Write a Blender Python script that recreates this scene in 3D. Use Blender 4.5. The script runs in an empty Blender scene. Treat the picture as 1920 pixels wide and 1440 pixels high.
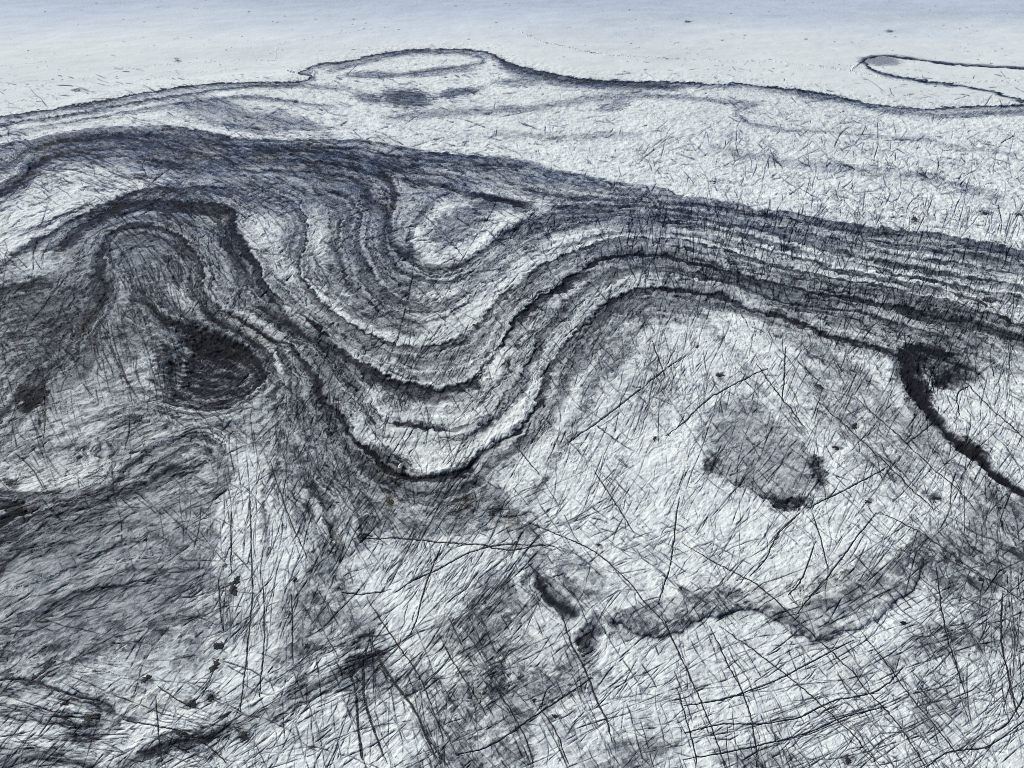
import bpy, math, time
import numpy as np
T0 = time.time()
C = bpy.context.scene
f32 = np.float32
rng = np.random.default_rng(7)

# ------------------------------------------------------------------ camera, sky, sun, exposure
H = 300.0                       # camera height over the ice (m)
PITCH = math.radians(35.0)      # below the horizontal
FPX = 1346.0                    # focal length in photo pixels (photo 1920 x 1440)
cam = bpy.data.cameras.new('camera')
cam.sensor_width = 36.0
cam.lens = 36.0 * FPX / 1920.0
cam.clip_start = 1.0
cam.clip_end = 120000.0
cam_o = bpy.data.objects.new('camera', cam)
C.collection.objects.link(cam_o)
cam_o.location = (0, 0, H)
cam_o.rotation_euler = (math.radians(90) - PITCH, 0, 0)
C.camera = cam_o

SUN_EL, SUN_AZ = 34.0, -50.0     # azimuth measured from +Y (view direction) towards +X
w = bpy.data.worlds.new('World'); C.world = w
w.use_nodes = True
nt = w.node_tree
bg = nt.nodes['Background']
sky = nt.nodes.new('ShaderNodeTexSky')
sky.sky_type = 'NISHITA'
sky.sun_disc = False
sky.sun_elevation = math.radians(SUN_EL)
sky.sun_rotation = math.radians(SUN_AZ)
nt.links.new(sky.outputs[0], bg.inputs[0])
bg.inputs[1].default_value = 0.075
sun = bpy.data.lights.new('sun', 'SUN')
sun.energy = 4.0
sun.angle = math.radians(2.0)
sun.color = (1.0, 0.965, 0.91)
sun_o = bpy.data.objects.new('sun', sun)
C.collection.objects.link(sun_o)
# light travels from azimuth SUN_AZ, elevation SUN_EL
import mathutils
sd = mathutils.Vector((math.sin(math.radians(SUN_AZ)) * math.cos(math.radians(SUN_EL)),
                       math.cos(math.radians(SUN_AZ)) * math.cos(math.radians(SUN_EL)),
                       math.sin(math.radians(SUN_EL))))
sun_o.rotation_euler = sd.to_track_quat('Z', 'Y').to_euler()
sun_o.location = (0, 0, 600)
C.view_settings.view_transform = 'Standard'
C.view_settings.look = 'None'
C.view_settings.exposure = 0.06
C.cycles.use_denoising = False
C.cycles.pixel_filter_type = 'BLACKMAN_HARRIS'
C.cycles.filter_width = .85
C.cycles.max_bounces = 4
C.view_settings.gamma = 1.0

# ------------------------------------------------------------------ survey grid (real ground positions)
def ground(u, v):
    """photo pixel -> ground point (x, y) in metres on the mean ice surface"""
    a = (np.asarray(v, float) - 720.0) / FPX
    den = math.sin(PITCH) + a * math.cos(PITCH)
    zc = H / den
    return (np.asarray(u, float) - 960.0) / FPX * zc, zc * (math.cos(PITCH) - a * math.sin(PITCH))
def pxm(v):
    """photo pixels per metre across the view at row v"""
    return (math.sin(PITCH) + (np.asarray(v, float) - 720.0) / FPX * math.cos(PITCH)) * FPX / H

ST = 1.0
U0, U1, V0, V1 = -150.0, 2070.0, -70.0, 1530.0
us = np.arange(U0, U1, ST, dtype=f32)
vs = np.arange(V0, V1, ST, dtype=f32)
NU, NV = len(us), len(vs)
U, V = np.meshgrid(us, vs)
GX, GY = ground(us[None, :].astype(float), vs[:, None].astype(float))
GY = np.repeat(GY, NU, axis=1) if GY.shape[1] == 1 else GY
GX = GX.astype(f32); GY = GY.astype(f32)
PM = pxm(vs).astype(f32)[:, None]        # px per metre, per row
def log(s): print('[%5.1fs] %s' % (time.time() - T0, s))
log('grid %d x %d' % (NU, NV))

# ------------------------------------------------------------------ noise helpers
_perm = rng.permutation(512).astype(np.int32)
_ga = rng.uniform(0, 2 * math.pi, 512)
_gx = np.cos(_ga).astype(f32); _gy = np.sin(_ga).astype(f32)
def perlin(x, y, seed=0):
    x = x + f32(seed * 17.31); y = y + f32(seed * 9.77)
    xi = np.floor(x); yi = np.floor(y)
    xf = (x - xi).astype(f32); yf = (y - yi).astype(f32)
    xi = xi.astype(np.int32); yi = yi.astype(np.int32)
    def g(ix, iy, dx, dy):
        h = _perm[(_perm[(ix + seed * 13) & 511] + iy) & 511]
        return _gx[h] * dx + _gy[h] * dy
    sx = xf * xf * (3 - 2 * xf); sy = yf * yf * (3 - 2 * yf)
    a = g(xi, yi, xf, yf); b = g(xi + 1, yi, xf - 1, yf)
    c = g(xi, yi + 1, xf, yf - 1); d = g(xi + 1, yi + 1, xf - 1, yf - 1)
    a = a + sx * (b - a); c = c + sx * (d - c)
    return (a + sy * (c - a)) * f32(1.5)
def wfbm(scale, octs=3, seed=0, gain=0.55):
    """fractal noise with its biggest lumps `scale` metres wide; octaves finer than the mesh fade out"""
    out = np.zeros((NV, NU), f32); amp = 1.0; tot = 0
    for o in range(octs):
        cell = PM * scale                      # px per lump at each row
        fade = np.clip((cell * 0.45 - 1.0) / 2.0, 0, 1)
        out += perlin(GX / f32(scale), GY / f32(scale), seed + o) * f32(amp) * fade
        tot += amp; amp *= gain; scale *= 0.5
    return out / f32(tot)
def ss(a, b, x):
    t = np.clip((x - a) / (b - a), 0, 1)
    return t * t * (3 - 2 * t)
def sample(A, r, c):
    r = np.clip(r, 0, A.shape[0] - 1.001); c = np.clip(c, 0, A.shape[1] - 1.001)
    r0 = r.astype(np.int32); c0 = c.astype(np.int32)
    fr = (r - r0).astype(f32); fc = (c - c0).astype(f32)
    return (A[r0, c0] * (1 - fr) * (1 - fc) + A[r0 + 1, c0] * fr * (1 - fc)
            + A[r0, c0 + 1] * (1 - fr) * fc + A[r0 + 1, c0 + 1] * fr * fc)
def spline(pts, step=9.0):
    P = np.array(pts, float)
    P = np.vstack([2 * P[0] - P[1], P, 2 * P[-1] - P[-2]])
    out = []
    for i in range(1, len(P) - 2):
        p0, p1, p2, p3 = P[i - 1:i + 3]
        n = max(1, int(np.hypot(*(p2 - p1)) / step))
        for k in range(n):
            t = k / n
            out.append(0.5 * ((2 * p1) + (-p0 + p2) * t + (2 * p0 - 5 * p1 + 4 * p2 - p3) * t * t
                              + (-p0 + 3 * p1 - 3 * p2 + p3) * t ** 3))
    out.append(P[-2])
    return np.array(out)

# ------------------------------------------------------------------ the survey: ash bands (photo pixels)
E1 = [(-230,312),(-100,292),(0,273),(60,265),(120,254),(180,246),(240,241),(310,239),(350,243),(400,252),(450,262),(520,266),(600,266),(660,267),(700,270),(740,280),(800,287),(860,292),(900,296),(950,298),(990,305),(1030,318),(1080,330),(1110,335),(1150,343),(1200,350),(1250,360),(1290,372),(1340,378),(1380,384),(1420,395),(1480,402),(1540,415),(1600,424),(1660,430),(1720,436),(1760,442),(1820,455),(1880,464),(1920,470),(2150,500)]
K1 = [(-60,560),(0,500),(60,462),(120,425),(180,395),(240,366),(300,354),(380,352),(460,354),(510,360),(543,373),(570,398),(576,420),(577,445),(565,470),(563,500),(568,525),(585,545),(610,570),(640,597),(690,625),(730,643),(775,653),(810,651),(850,640),(900,607),(925,573),(950,547),(1000,507),(1040,487),(1100,463),(1160,448),(1210,445),(1260,450),(1310,460),(1387,480),(1500,510),(1600,530),(1700,553),(1800,575),(1920,610),(2150,690)]
K2 = [(60,500),(110,460),(150,425),(200,395),(235,381),(270,376),(320,378),(370,380),(415,388),(443,400),(442,430),(458,452),(472,475),(484,500),(497,532),(533,570),(583,607),(633,640),(660,667),(690,687),(717,703),(750,717),(773,725),(800,728),(840,728),(873,720),(900,703),(923,677),(940,650),(953,630),(962,612),(975,593),(1000,573),(1027,553),(1057,532),(1083,513),(1107,497),(1133,485),(1165,478),(1205,476),(1250,479),(1290,488),(1340,500),(1400,520),(1480,537),(1550,552),(1640,562),(1720,580),(1800,600),(1920,636),(2100,700)]
K3L = [(440,520),(480,573),(563,617),(630,673),(680,727),(700,760),(727,788),(780,797),(833,802),(867,803),(910,785),(940,760),(975,710),(990,675),(1020,630),(1050,595),(1090,555),(1120,530),(1150,512),(1200,500),(1260,503),(1330,518),(1400,540),(1460,562),(1530,577),(1600,582),(1700,610),(1800,650),(1900,700)]
K4 = [(150,560),(178,520),(185,480),(195,455),(220,432),(260,422),(290,425),(330,440),(355,460),(375,490),(382,520),(383,548),(400,570),(430,590),(470,610),(500,625),(540,645),(560,665),(585,695),(600,720),(610,745),(630,775),(650,800),(680,835),(710,862),(745,882),(790,895),(830,893),(870,880),(900,855),(930,835),(960,812),(985,790),(1003,765),(1013,740),(1025,705),(1040,675),(1060,650),(1090,615),(1120,585),(1150,563),(1190,545),(1230,538),(1270,542),(1310,548),(1360,553),(1400,573),(1440,585),(1500,605),(1560,630),(1600,640),(1640,652),(1680,665),(1715,690),(1740,705)]
K5 = [(175,490),(195,520),(202,540),(194,562),(186,580),(168,605),(153,630),(138,652),(118,672),(90,692),(60,710),(42,730),(25,757),(-5,792),(-80,860)]
K6 = [(1690,665),(1702,700),(1718,735),(1745,770),(1775,805),(1810,837),(1860,878),(1920,932),(2000,1010),(2150,1150)]
L1 = [(-230,265),(-100,240),(0,221),(60,213),(130,203),(200,192),(260,180),(330,166),(400,160),(460,157),(520,156),(560,154),(578,149),(584,145),(574,142),(561,140),(563,135),(575,128),(600,119),(640,116),(700,104),(760,95),(820,92),(870,92),(905,97),(925,102),(945,112),(970,122),(1000,130),(1040,138),(1090,147),(1140,151),(1200,153),(1280,155),(1330,159),(1390,158),(1440,163),(1500,170),(1560,179),(1620,193),(1680,201),(1740,205),(1800,202),(1860,199),(1920,197),(2150,190)]
L3 = [(2150,137),(1990,131),(1920,129),(1850,126),(1780,121),(1720,113),(1660,106),(1630,109),(1619,113),(1628,124),(1645,134),(1680,143),(1740,153),(1800,161),(1860,172),(1890,183),(1925,191),(2000,195)]
def mix(A, B, t, x0, x1, n=14):
    a = spline(A); b = spline(B)
    a = a[a[:, 0] >= x0 - 30]; b = b[b[:, 0] >= x0 - 30]
    xs = np.linspace(x0, x1, n)
    return [(x, (1 - t) * np.interp(x, a[:, 0], a[:, 1]) + t * np.interp(x, b[:, 0], b[:, 1])) for x in xs]
# each: points, fade above/right (a), fade below/left (b) px, area strength, core width, core strength, label
BANDS = [
 (E1, 3, 34, .58, 5, .35, 'long ragged dark ash band edging the white ice across the whole photo'),
 (K1, 2, 54, .48, 3.2, .60, 'grey ash band folded in a deep U under the bright white tongue of ice'),
 (K2, 3, 34, .66, 4.5, .75, 'second and darker of the folded ash bands, nested below the broad grey one'),
 (K3L, 4, 20, .38, 2.6, .50, 'faint narrow ash band between the two darkest folded bands'),
 (K4, 4, 32, .52, 4.6, .80, 'lowest and blackest folded ash band, its U bottoming out by the pale ice block'),
 (K5, 13, 9, .58, 6, .65, 'brownish black ash band curling down to the left photo edge'),
 (K6, 16, 13, .95, 10, .80, 'black ash streak running from the round dark patch to the right photo edge'),
 (L1, 1.2, 8, .46, 1.7, .97, 'thin navy ash line meandering across the far ice'),
 (L3, 1.2, 3.0, .45, 2.2, .97, 'thin navy ash hairpin at upper right beyond the long meandering line'),
 ([(-230,300),(0,235),(100,222),(220,200),(350,178),(430,167),(520,161),(580,160)], 2, 5, .34, 1.6, .75, 'faint ash line just below the left part of the far meander'),
 ([(-100,290),(0,255),(120,232),(260,205),(380,190),(470,184),(560,192),(640,203)], 3, 7, .26, 1.8, .5, None),
 ([(600,137),(612,134),(640,127),(700,112),(760,99),(830,97),(880,100),(903,106),(908,114),(890,120),(850,127),(800,133),(750,140),(700,146)], 4, 4, .38, 2, .30, 'thin grey loop inside the far lobe of the meander'),
 ([(925,104),(945,118),(970,130),(1010,140),(1050,150),(1100,155),(1200,160),(1300,164)], 9, 10, .62, 4, .25, 'thick blue black stretch along the far meander right of the lobe'),
 ([(1480,171),(1560,184),(1640,200),(1700,212),(1760,216),(1850,212),(1960,206)], 6, 12, .60, 4, .20, 'smoky grey strip under the right end of the far meander'),
 ([(700,228),(800,215),(900,208),(1000,203),(1060,193),(1100,185),(1150,178),(1220,178),(1290,182),(1360,190),(1430,192)], 8, 8, .36, 2, .1, 'pale grey wavy streak in the middle of the far white ice'),
 ([(1440,192),(1400,200),(1378,210),(1392,222),(1420,235),(1480,245),(1560,248),(1620,255),(1680,260),(1740,264),(1800,278),(1860,284),(1930,292)], 7, 8, .36, 2, .1, 'pale grey Z shaped streak in the right far white ice'),
 ([(1310,270),(1380,285),(1450,300),(1540,310),(1620,320),(1720,330),(1800,345),(1900,380)], 14, 18, .24, 2, .0, None),
 ([(900,240),(980,252),(1050,257),(1140,252),(1220,250)], 8, 8, .24, 2, .0, None),
 # dark zone west
 ([(-60,380),(0,350),(25,340),(40,325),(55,305),(80,290),(130,272),(200,262),(250,262),(300,275),(350,284),(400,290),(470,287),(560,288),(640,296),(700,310),(760,320),(820,328),(860,338),(890,350)], 4, 24, .46, 4, .32, 'dark ash band sweeping right from the left photo edge under the ragged one'),
 ([(-60,345),(0,318),(18,312),(40,288),(80,274),(130,266),(190,256),(260,254)], 3, 12, .55, 3, .40, 'short dark ash band hugging the left photo edge in the upper left'),
 ([(-60,400),(0,362),(30,348),(48,333),(62,313),(90,298),(140,282)], 5, 5, .45, 4, .55, None),
 ([(860,357),(900,365),(940,372),(980,381),(1010,387)], 4, 12, .80, 7, .60, 'short black ash lens pointing right above the white loop'),
 ([(1010,387),(1060,386),(1120,388),(1200,389),(1280,396),(1380,412),(1480,436),(1600,462),(1750,490),(1920,516),(2100,545)], 4, 10, .55, 4, .35, 'upper dark ash stripe of the right hand bundle'),
 # inner folds
 ([(700,305),(735,345),(742,370),(733,395),(728,420),(735,455),(755,478),(790,500),(830,508),(870,495),(905,470),(950,436),(1000,412),(1060,402),(1130,398),(1200,400),(1290,408),(1400,425),(1500,450),(1620,485),(1750,510),(1920,540),(2100,575)], 8, 12, .52, 5, .50, 'dark ash fold wrapping closely round the white loop'),
 ([(640,330),(680,350),(700,378),(728,395),(722,430),(728,470),(752,505),(790,520),(830,530),(870,520),(910,495),(955,458),(1000,430),(1060,413),(1130,407),(1210,412),(1300,424),(1400,444),(1500,470),(1620,502),(1760,530),(1920,560),(2100,600)], 6, 12, .46, 4, .45, 'second dark ash fold outward from the white loop'),
 ([(600,350),(650,365),(678,400),(672,440),(690,500),(725,545),(770,575),(810,578),(850,560),(890,530),(940,490),(1000,452),(1060,428),(1130,420),(1210,424),(1300,438),(1400,460),(1500,488),(1620,518),(1760,548),(1920,578),(2100,620)], 6, 12, .34, 3, .35, 'third ash fold outward from the white loop'),
 ([(830,372),(800,388),(778,415),(765,445),(766,475),(785,492)], 12, 10, .50, 6, .3, 'navy ash strip along the left rim of the white loop'),
 ([(950,345),(1010,362),(1080,372),(1160,378),(1250,382),(1340,392),(1440,412),(1560,440),(1700,462),(1920,493)], 6, 10, .50, 3, .35, 'grey ash stripe just under the ragged upper edge on the right'),
 # left side detail
 ([(-120,720),(-40,600),(0,545),(40,530),(80,525),(115,530)], 4, 22, .58, 5, .35, 'dark ash wedge under the small white ice window at far left'),
 ([(-60,660),(0,622),(60,608),(110,596),(160,560),(190,540)], 10, 14, .25, 4, .3, None),
 ([(-80,640),(0,598),(50,585),(110,555),(160,500),(220,440),(300,405),(380,420),(430,470),(450,520)], 14, 18, .30, 4, .15, None),
 # bowl
 ([(250,545),(280,580),(320,600),(360,612),(400,628),(440,640),(475,660),(492,690),(485,712),(460,735),(420,752),(370,762),(320,752),(285,735)], 8, 10, .60, 5, .70, 'black ash ring round the dark bowl at left'),
 ([(400,632),(450,645),(490,668),(512,700),(520,735),(522,780),(528,820),(520,860)], 6, 8, .45, 3, .55, 'dark ash thread leaving the bowl and running downwards'),
 ([(330,690),(322,715),(340,735),(380,745),(420,740),(450,722)], 6, 5, .55, 4, .5, None),
 ([(250,560),(262,540),(285,575),(300,600),(330,612)], 8, 8, .5, 4, .4, None),
 # lower left
 ([(-120,880),(-20,840),(60,800),(90,760),(140,740),(200,720),(260,700)], 10, 16, .12, 3, .12, None),
 ([(-100,940),(0,918),(60,930),(120,920),(170,902),(188,880),(184,845),(176,815)], 6, 16, .40, 5, .30, 'jagged dark ash seam bounding the pale oval at left'),
 ([(-100,1010),(0,975),(60,955),(130,940),(185,925),(215,905),(240,880),(290,852),(340,828),(380,822),(415,838),(440,870)], 5, 24, .45, 4, .45, 'dark ash band arching over the grey lower left slope'),
 ([(-60,1060),(0,1010),(50,975),(120,955),(200,930),(270,912),(320,885),(380,870)], 6, 16, .48, 5, .35, 'dark streaky ash band low on the left, under the arching one'),
 ([(-60,1130),(20,1060),(80,1010),(170,985),(270,985),(320,1010),(335,1030),(320,1050)], 6, 12, .34, 4, .20, None),
 ([(190,1080),(240,1075),(300,1065),(370,1068),(420,1072)], 5, 7, .38, 3, .35, None),
 ([(-40,1200),(60,1150),(150,1120),(230,1100)], 8, 10, .30, 5, .25, None),
 ([(180,1470),(250,1430),(320,1400),(400,1388),(460,1362),(520,1330),(580,1300),(640,1268),(700,1240),(740,1230)], 14, 18, .50, 5, .35, 'broad dark ash band climbing right from the bottom left'),
 ([(-60,1480),(60,1430),(200,1440)], 12, 12, .5, 6, .35, None),
 ([(-60,1345),(0,1345),(60,1352),(130,1358),(200,1370)], 5, 12, .42, 4, .45, 'dark ash strip at the bottom left corner'),
 ([(20,1273),(67,1280),(133,1303),(187,1313),(230,1340),(275,1350)], 4, 8, .35, 4, .45, None),
 ([(560,880),(600,940),(620,1000),(640,1060)], 10, 10, .35, 4, .35, None),
 ([(520,860),(500,900),(498,960),(505,1020),(490,1080)], 5, 8, .20, 3, .28, None),
 ([(620,1060),(560,1130),(545,1200),(560,1270),(540,1320)], 25, 30, .28, 4, .0, None),
 # centre and right
 ([(1120,1150),(1160,1170),(1200,1190),(1250,1190),(1280,1180),(1300,1170),(1350,1160),(1390,1148),(1440,1155),(1490,1190),(1540,1198),(1590,1185),(1640,1160),(1690,1125),(1720,1085),(1745,1040)], 30, 2, .50, 3, .60, 'grey ash band with a crisp scalloped lower edge at lower right'),
 ([(1140,720),(1110,745),(1080,800),(1030,880),(1000,930),(975,960)], 12, 12, .30, 3, .2, 'streaky grey ash strip right of the black fold'),
 ([(1230,560),(1200,610),(1170,660),(1120,720),(1080,760)], 18, 20, .28, 3, .1, None),
 ([(1055,650),(1080,660),(1060,720),(1020,790),(960,850),(900,900)], 16, 20, .30, 3, .0, None),
 ([(1305,560),(1330,610),(1380,660),(1420,720),(1480,770),(1530,840)], 12, 16, .22, 3, .0, None),
 ([(1420,600),(1500,640),(1600,700),(1680,770),(1760,850),(1840,930),(1930,1010)], 30, 30, .26, 3, .0, None),
 ([(1010,1060),(1015,1085),(1035,1115),(1065,1145),(1090,1165)], 14, 12, .80, 8, .45, 'black ash patch of ragged lumps trailing down the centre'),
 ([(1090,1165),(1105,1180),(1095,1205),(1080,1215)], 22, 18, .70, 8, .35, 'ragged black ash smear right under the trailing patch'),
]
def shift(A, dx, dy, x0=-999, x1=9999): return [(x + dx, y + dy) for x, y in A if x0 <= x <= x1]
THIN = [mix(E1, BANDS[18][0], .5, 60, 850, 12), mix(E1, BANDS[18][0], .8, 120, 800, 12), shift(BANDS[18][0], 0, 16), shift(BANDS[18][0], 6, 34, 60, 700), shift(E1, 0, 9, 900), shift(E1, 0, 14, 60, 1000),
 mix(K1, K2, .45, 1230, 1900), mix(K2, K4, .5, 1230, 1640, 8), mix(K1, K2, .78, 1230, 1900), shift(K1, -8, -14, 1040, 1800),
 [(100,470),(160,430),(210,405),(260,392),(330,392),(400,400),(420,425),(425,455),(450,490),(475,525),(515,565),(560,600),(610,640),(650,672)],
 [(215,455),(260,438),(300,445),(335,470),(355,500),(362,540),(380,575),(415,605)],
 [(230,480),(262,460),(295,470),(320,500),(335,540),(350,580)],
 [(590,395),(600,430),(590,470),(600,510),(625,545),(660,575),(705,605),(750,625),(800,628),(850,612),(890,580),(925,545),(965,510),(1010,480),(1080,450)],
 [(620,380),(640,420),(632,460),(645,510),(680,555),(730,592),(780,606),(830,600),(875,570),(920,528),(970,488),(1030,455)],
 [(500,640),(530,680),(545,730),(548,790),(545,850)],[(515,650),(548,700),(562,760),(560,830),(550,880)],[(480,640),(515,690),(530,740),(532,800)],
 [(0,570),(70,545),(130,540),(180,560)],[(0,650),(60,640),(120,610),(160,580)],[(20,480),(90,440),(150,408),(210,385)],[(0,445),(70,428),(140,400),(200,378)],
 [(60,1100),(140,1060),(230,1020),(300,1010),(330,1030)],[(20,1180),(110,1130),(200,1100),(290,1090),(360,1085)],[(100,1010),(190,965),(280,930),(350,880),(390,860)],[(60,1000),(150,960),(240,920),(310,870)],
 [(300,640),(290,690),(310,730),(360,755)],[(345,640),(335,680),(350,712),(390,728),(440,715)],[(370,650),(362,680),(380,700),(420,700),(450,685)],
 [(250,860),(330,820),(420,800),(500,790)],[(60,860),(140,830),(220,800),(300,785)],[(0,860),(80,835),(170,790),(240,760)],
 [(880,780),(925,735),(960,680),(985,640),(1020,590),(1060,560)],[(900,800),(945,750),(985,690),(1010,640),(1045,595),(1090,560)],[(850,830),(910,800),(960,760),(990,715)]]
for t_ in THIN:
    if len(t_) > 3: BANDS.append((t_, 2.5, 8, .22, 2.0, .55, None))
# soft patches: centre, radii, angle (deg, up-right positive), strength, raggedness, label
PATCH = [
 (170,720,300,150,10,.26,.5,None),(120,600,200,110,15,.20,.6,None),(380,520,170,130,-30,.22,.5,None),(560,760,120,150,40,.20,.6,None),(200,1230,320,120,10,.20,.5,None),(620,430,150,110,-20,.22,.7,None),
 (395,685,98,62,12,.64,.5,'sunken dark bowl of ash at left with curved ridges'),
 (330,655,80,50,25,.30,.6,None),(400,640,60,22,-10,.55,.5,None),
 (540,330,340,52,-5,.30,.7,'broad slate grey ash field filling the upper middle'),
 (660,370,120,60,-25,.36,.6,None),(300,290,150,26,-5,.40,.5,None),(700,520,110,60,-30,.44,.8,'mottled grey ash field below the nested folds'),
 (630,470,60,80,0,.30,.8,None),(730,600,90,30,-25,.40,.9,None),
 (858,424,64,32,26,.50,.9,'oval grey ash island inside the white loop'),
 (930,340,70,16,-18,.20,.5,None),(915,388,46,14,18,.34,.8,None),
 (1010,560,60,10,50,.0,.5,None),
 
 (1700,680,35,30,0,.60,1.2,None),(1800,708,36,12,0,.92,1.0,None),(1725,740,26,20,-50,.88,.7,None),(1745,662,46,9,-8,.9,.8,None),(1812,700,30,13,-15,.93,.7,None),(1775,722,26,9,0,.9,.7,None),
 (1815,838,32,14,-38,.85,.4,None),
 
 (1330,868,18,20,0,.68,1.0,None),(1480,942,42,13,10,.88,1.0,'small ragged black ash fringe at the foot of the grey teardrop'),
 (1535,885,14,38,10,.58,.9,None),
 (760,185,52,18,-5,.66,.7,'grey smudge left of centre inside the far lobe'),
 (860,175,42,9,8,.58,.7,'smaller grey smudge inside the far lobe'),
 (690,185,26,10,-10,.55,.8,None),(690,140,50,6,3,.5,.6,None),(970,155,40,10,0,.42,.8,None),(820,135,70,7,6,.42,.6,None),
 (430,218,110,22,-15,.42,.7,'faint grey smudge between the far line and the ragged band at left'),
 (560,232,70,14,-20,.30,.7,None),(600,165,60,6,-3,.35,.6,None),(470,185,50,5,0,.3,.6,None),
 (1150,198,30,10,15,.40,.6,None),(1650,115,38,9,-5,.50,.5,None),
 
 (60,1010,130,70,20,.34,.4,None),(380,1150,110,90,40,.26,.5,None),(60,1250,190,70,15,.26,.5,None),
 
 (180,620,140,70,20,.34,.6,None),(80,640,110,80,20,.34,.7,None),(300,500,130,110,0,.36,.6,None),(440,470,45,70,-10,.30,.6,None),
 (60,540,40,10,-5,.4,.5,None),(450,760,90,70,0,.28,.6,None),(600,820,60,100,30,.30,.6,None),(250,800,220,60,12,.28,.5,None),
 (620,740,60,60,40,.30,.6,None),(560,900,60,60,0,.25,.7,None),
 (700,900,60,60,0,.24,.7,None),(860,930,60,40,10,.48,.8,None),(830,905,70,22,15,.55,.4,None),
 (740,870,60,20,-35,.62,.6,None),
 (690,1000,70,60,0,.22,.8,None),(960,980,40,40,0,.26,.8,None),(1000,1050,26,60,10,.26,.8,None),
 (930,1220,70,90,20,.36,1.2,'cloudy grey ash stain low in the middle'),(880,1180,80,24,20,.30,.9,None),
 (940,1120,60,44,-30,.42,.9,None),(960,1330,60,60,10,.34,1.2,None),(1010,1300,120,40,15,.28,.9,None),
 (860,1330,60,90,-40,.28,.9,None),(780,1290,36,46,20,.36,1.2,None),(690,1260,50,90,10,.30,1.0,None),(680,1180,40,80,0,.30,.8,None),
 (1080,1080,70,40,-40,.30,.8,None),(1080,1260,40,70,-20,.28,.9,None),
 (1170,1180,50,18,0,.30,.5,None),(1370,1120,80,22,5,.26,.6,None),
 (1180,1420,90,30,10,.34,.9,None),(900,1430,120,30,10,.36,.8,None),(1420,1430,70,30,0,.24,.9,None),
 (1590,1090,110,50,30,.22,.7,None),(1800,1060,90,60,-30,.42,.7,'shadowy grey ash stain crossed by many cracks at right'),
 (1880,990,80,60,-40,.42,.7,None),(1850,1180,80,50,20,.26,.8,None),(1700,1220,110,28,20,.26,.8,None),(1760,1330,60,60,0,.22,.9,None),
 (1400,560,160,34,-10,.40,.8,None),(1650,610,200,40,-14,.34,.8,None),(1240,570,90,40,0,.40,.7,None),(1800,640,150,50,-15,.22,.8,None),
 (1560,740,90,60,-40,.22,.8,None),(1660,850,80,70,-45,.22,.7,None),(1200,720,60,80,30,.14,.9,None),(1120,640,40,70,-30,.30,.7,None),
 (170,1370,60,50,30,.40,1.2,'dark blotchy ash stain near the bottom left corner'),(330,1395,70,20,15,.5,.8,None),(30,1430,80,30,0,.40,.9,None),
 (60,745,34,22,45,.80,.6,'brown black ash pocket where the curling band meets the left photo edge'),(20,950,30,16,-10,.75,.8,None),
 (1500,230,240,60,-5,.07,.5,None),
]
# closed regions: outline, strength, edge softness, rim strength, rim width, rim side (deg), label
REGION = [
 ([(1392,728),(1432,750),(1472,790),(1502,822),(1530,860),(1540,895),(1515,928),(1478,945),(1440,935),(1400,920),(1360,905),(1325,880),(1310,850),(1304,805),(1335,760)],.36,.9,.60,9,-55,'teardrop shaped grey ash patch on the white ice at right'),
 ([(-140,1000),(-60,975),(60,958),(130,943),(200,915),(250,880),(290,852),(340,828),(385,822),(420,850),(440,885),(422,930),(410,1000),(400,1060),(370,1120),(335,1170),(280,1210),(180,1240),(-140,1260)],.40,.6,.0,9,90,'smooth slate grey ash slope at lower left'),
 ([(1680,655),(1740,648),(1775,665),(1805,682),(1838,702),(1832,716),(1792,716),(1768,730),(1748,722),(1735,716),(1722,745),(1705,735),(1692,700)],.66,.9,.40,6,0,'round blotchy black ash patch near the right photo edge'),
 ([(1110,1160),(1170,1140),(1240,1120),(1330,1105),(1400,1120),(1470,1140),(1540,1120),(1620,1080),(1690,1030),(1735,1000),(1745,1045),(1715,1090),(1640,1160),(1590,1185),(1540,1198),(1490,1190),(1440,1155),(1390,1148),(1300,1170),(1250,1190),(1200,1190)],.34,.3,.0,5,-90,None),
 ([(1890,1020),(1800,1000),(1740,1040),(1740,1090),(1800,1120),(1880,1110),(2050,1160),(2050,1030)],.30,.9,.0,5,0,None),
 ([(470,860),(620,880),(690,850),(760,890),(830,905),(900,880),(960,930),(940,990),(860,1010),(740,1005),(660,1020),(600,960)],.34,.9,.0,5,0,'dirty grey hollow under the black fold bottom'),
 ([(545,900),(600,960),(640,1020),(655,1090),(640,1160),(600,1240),(560,1280),(540,1210),(555,1120),(575,1040),(545,960)],.36,.6,.0,5,0,'long bluish grey ash strip running down the lower left centre'),
 ([(-140,560),(0,490),(150,440),(200,520),(190,600),(140,670),(60,720),(-140,820)],.30,.7,0,5,0,None),
]
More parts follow.
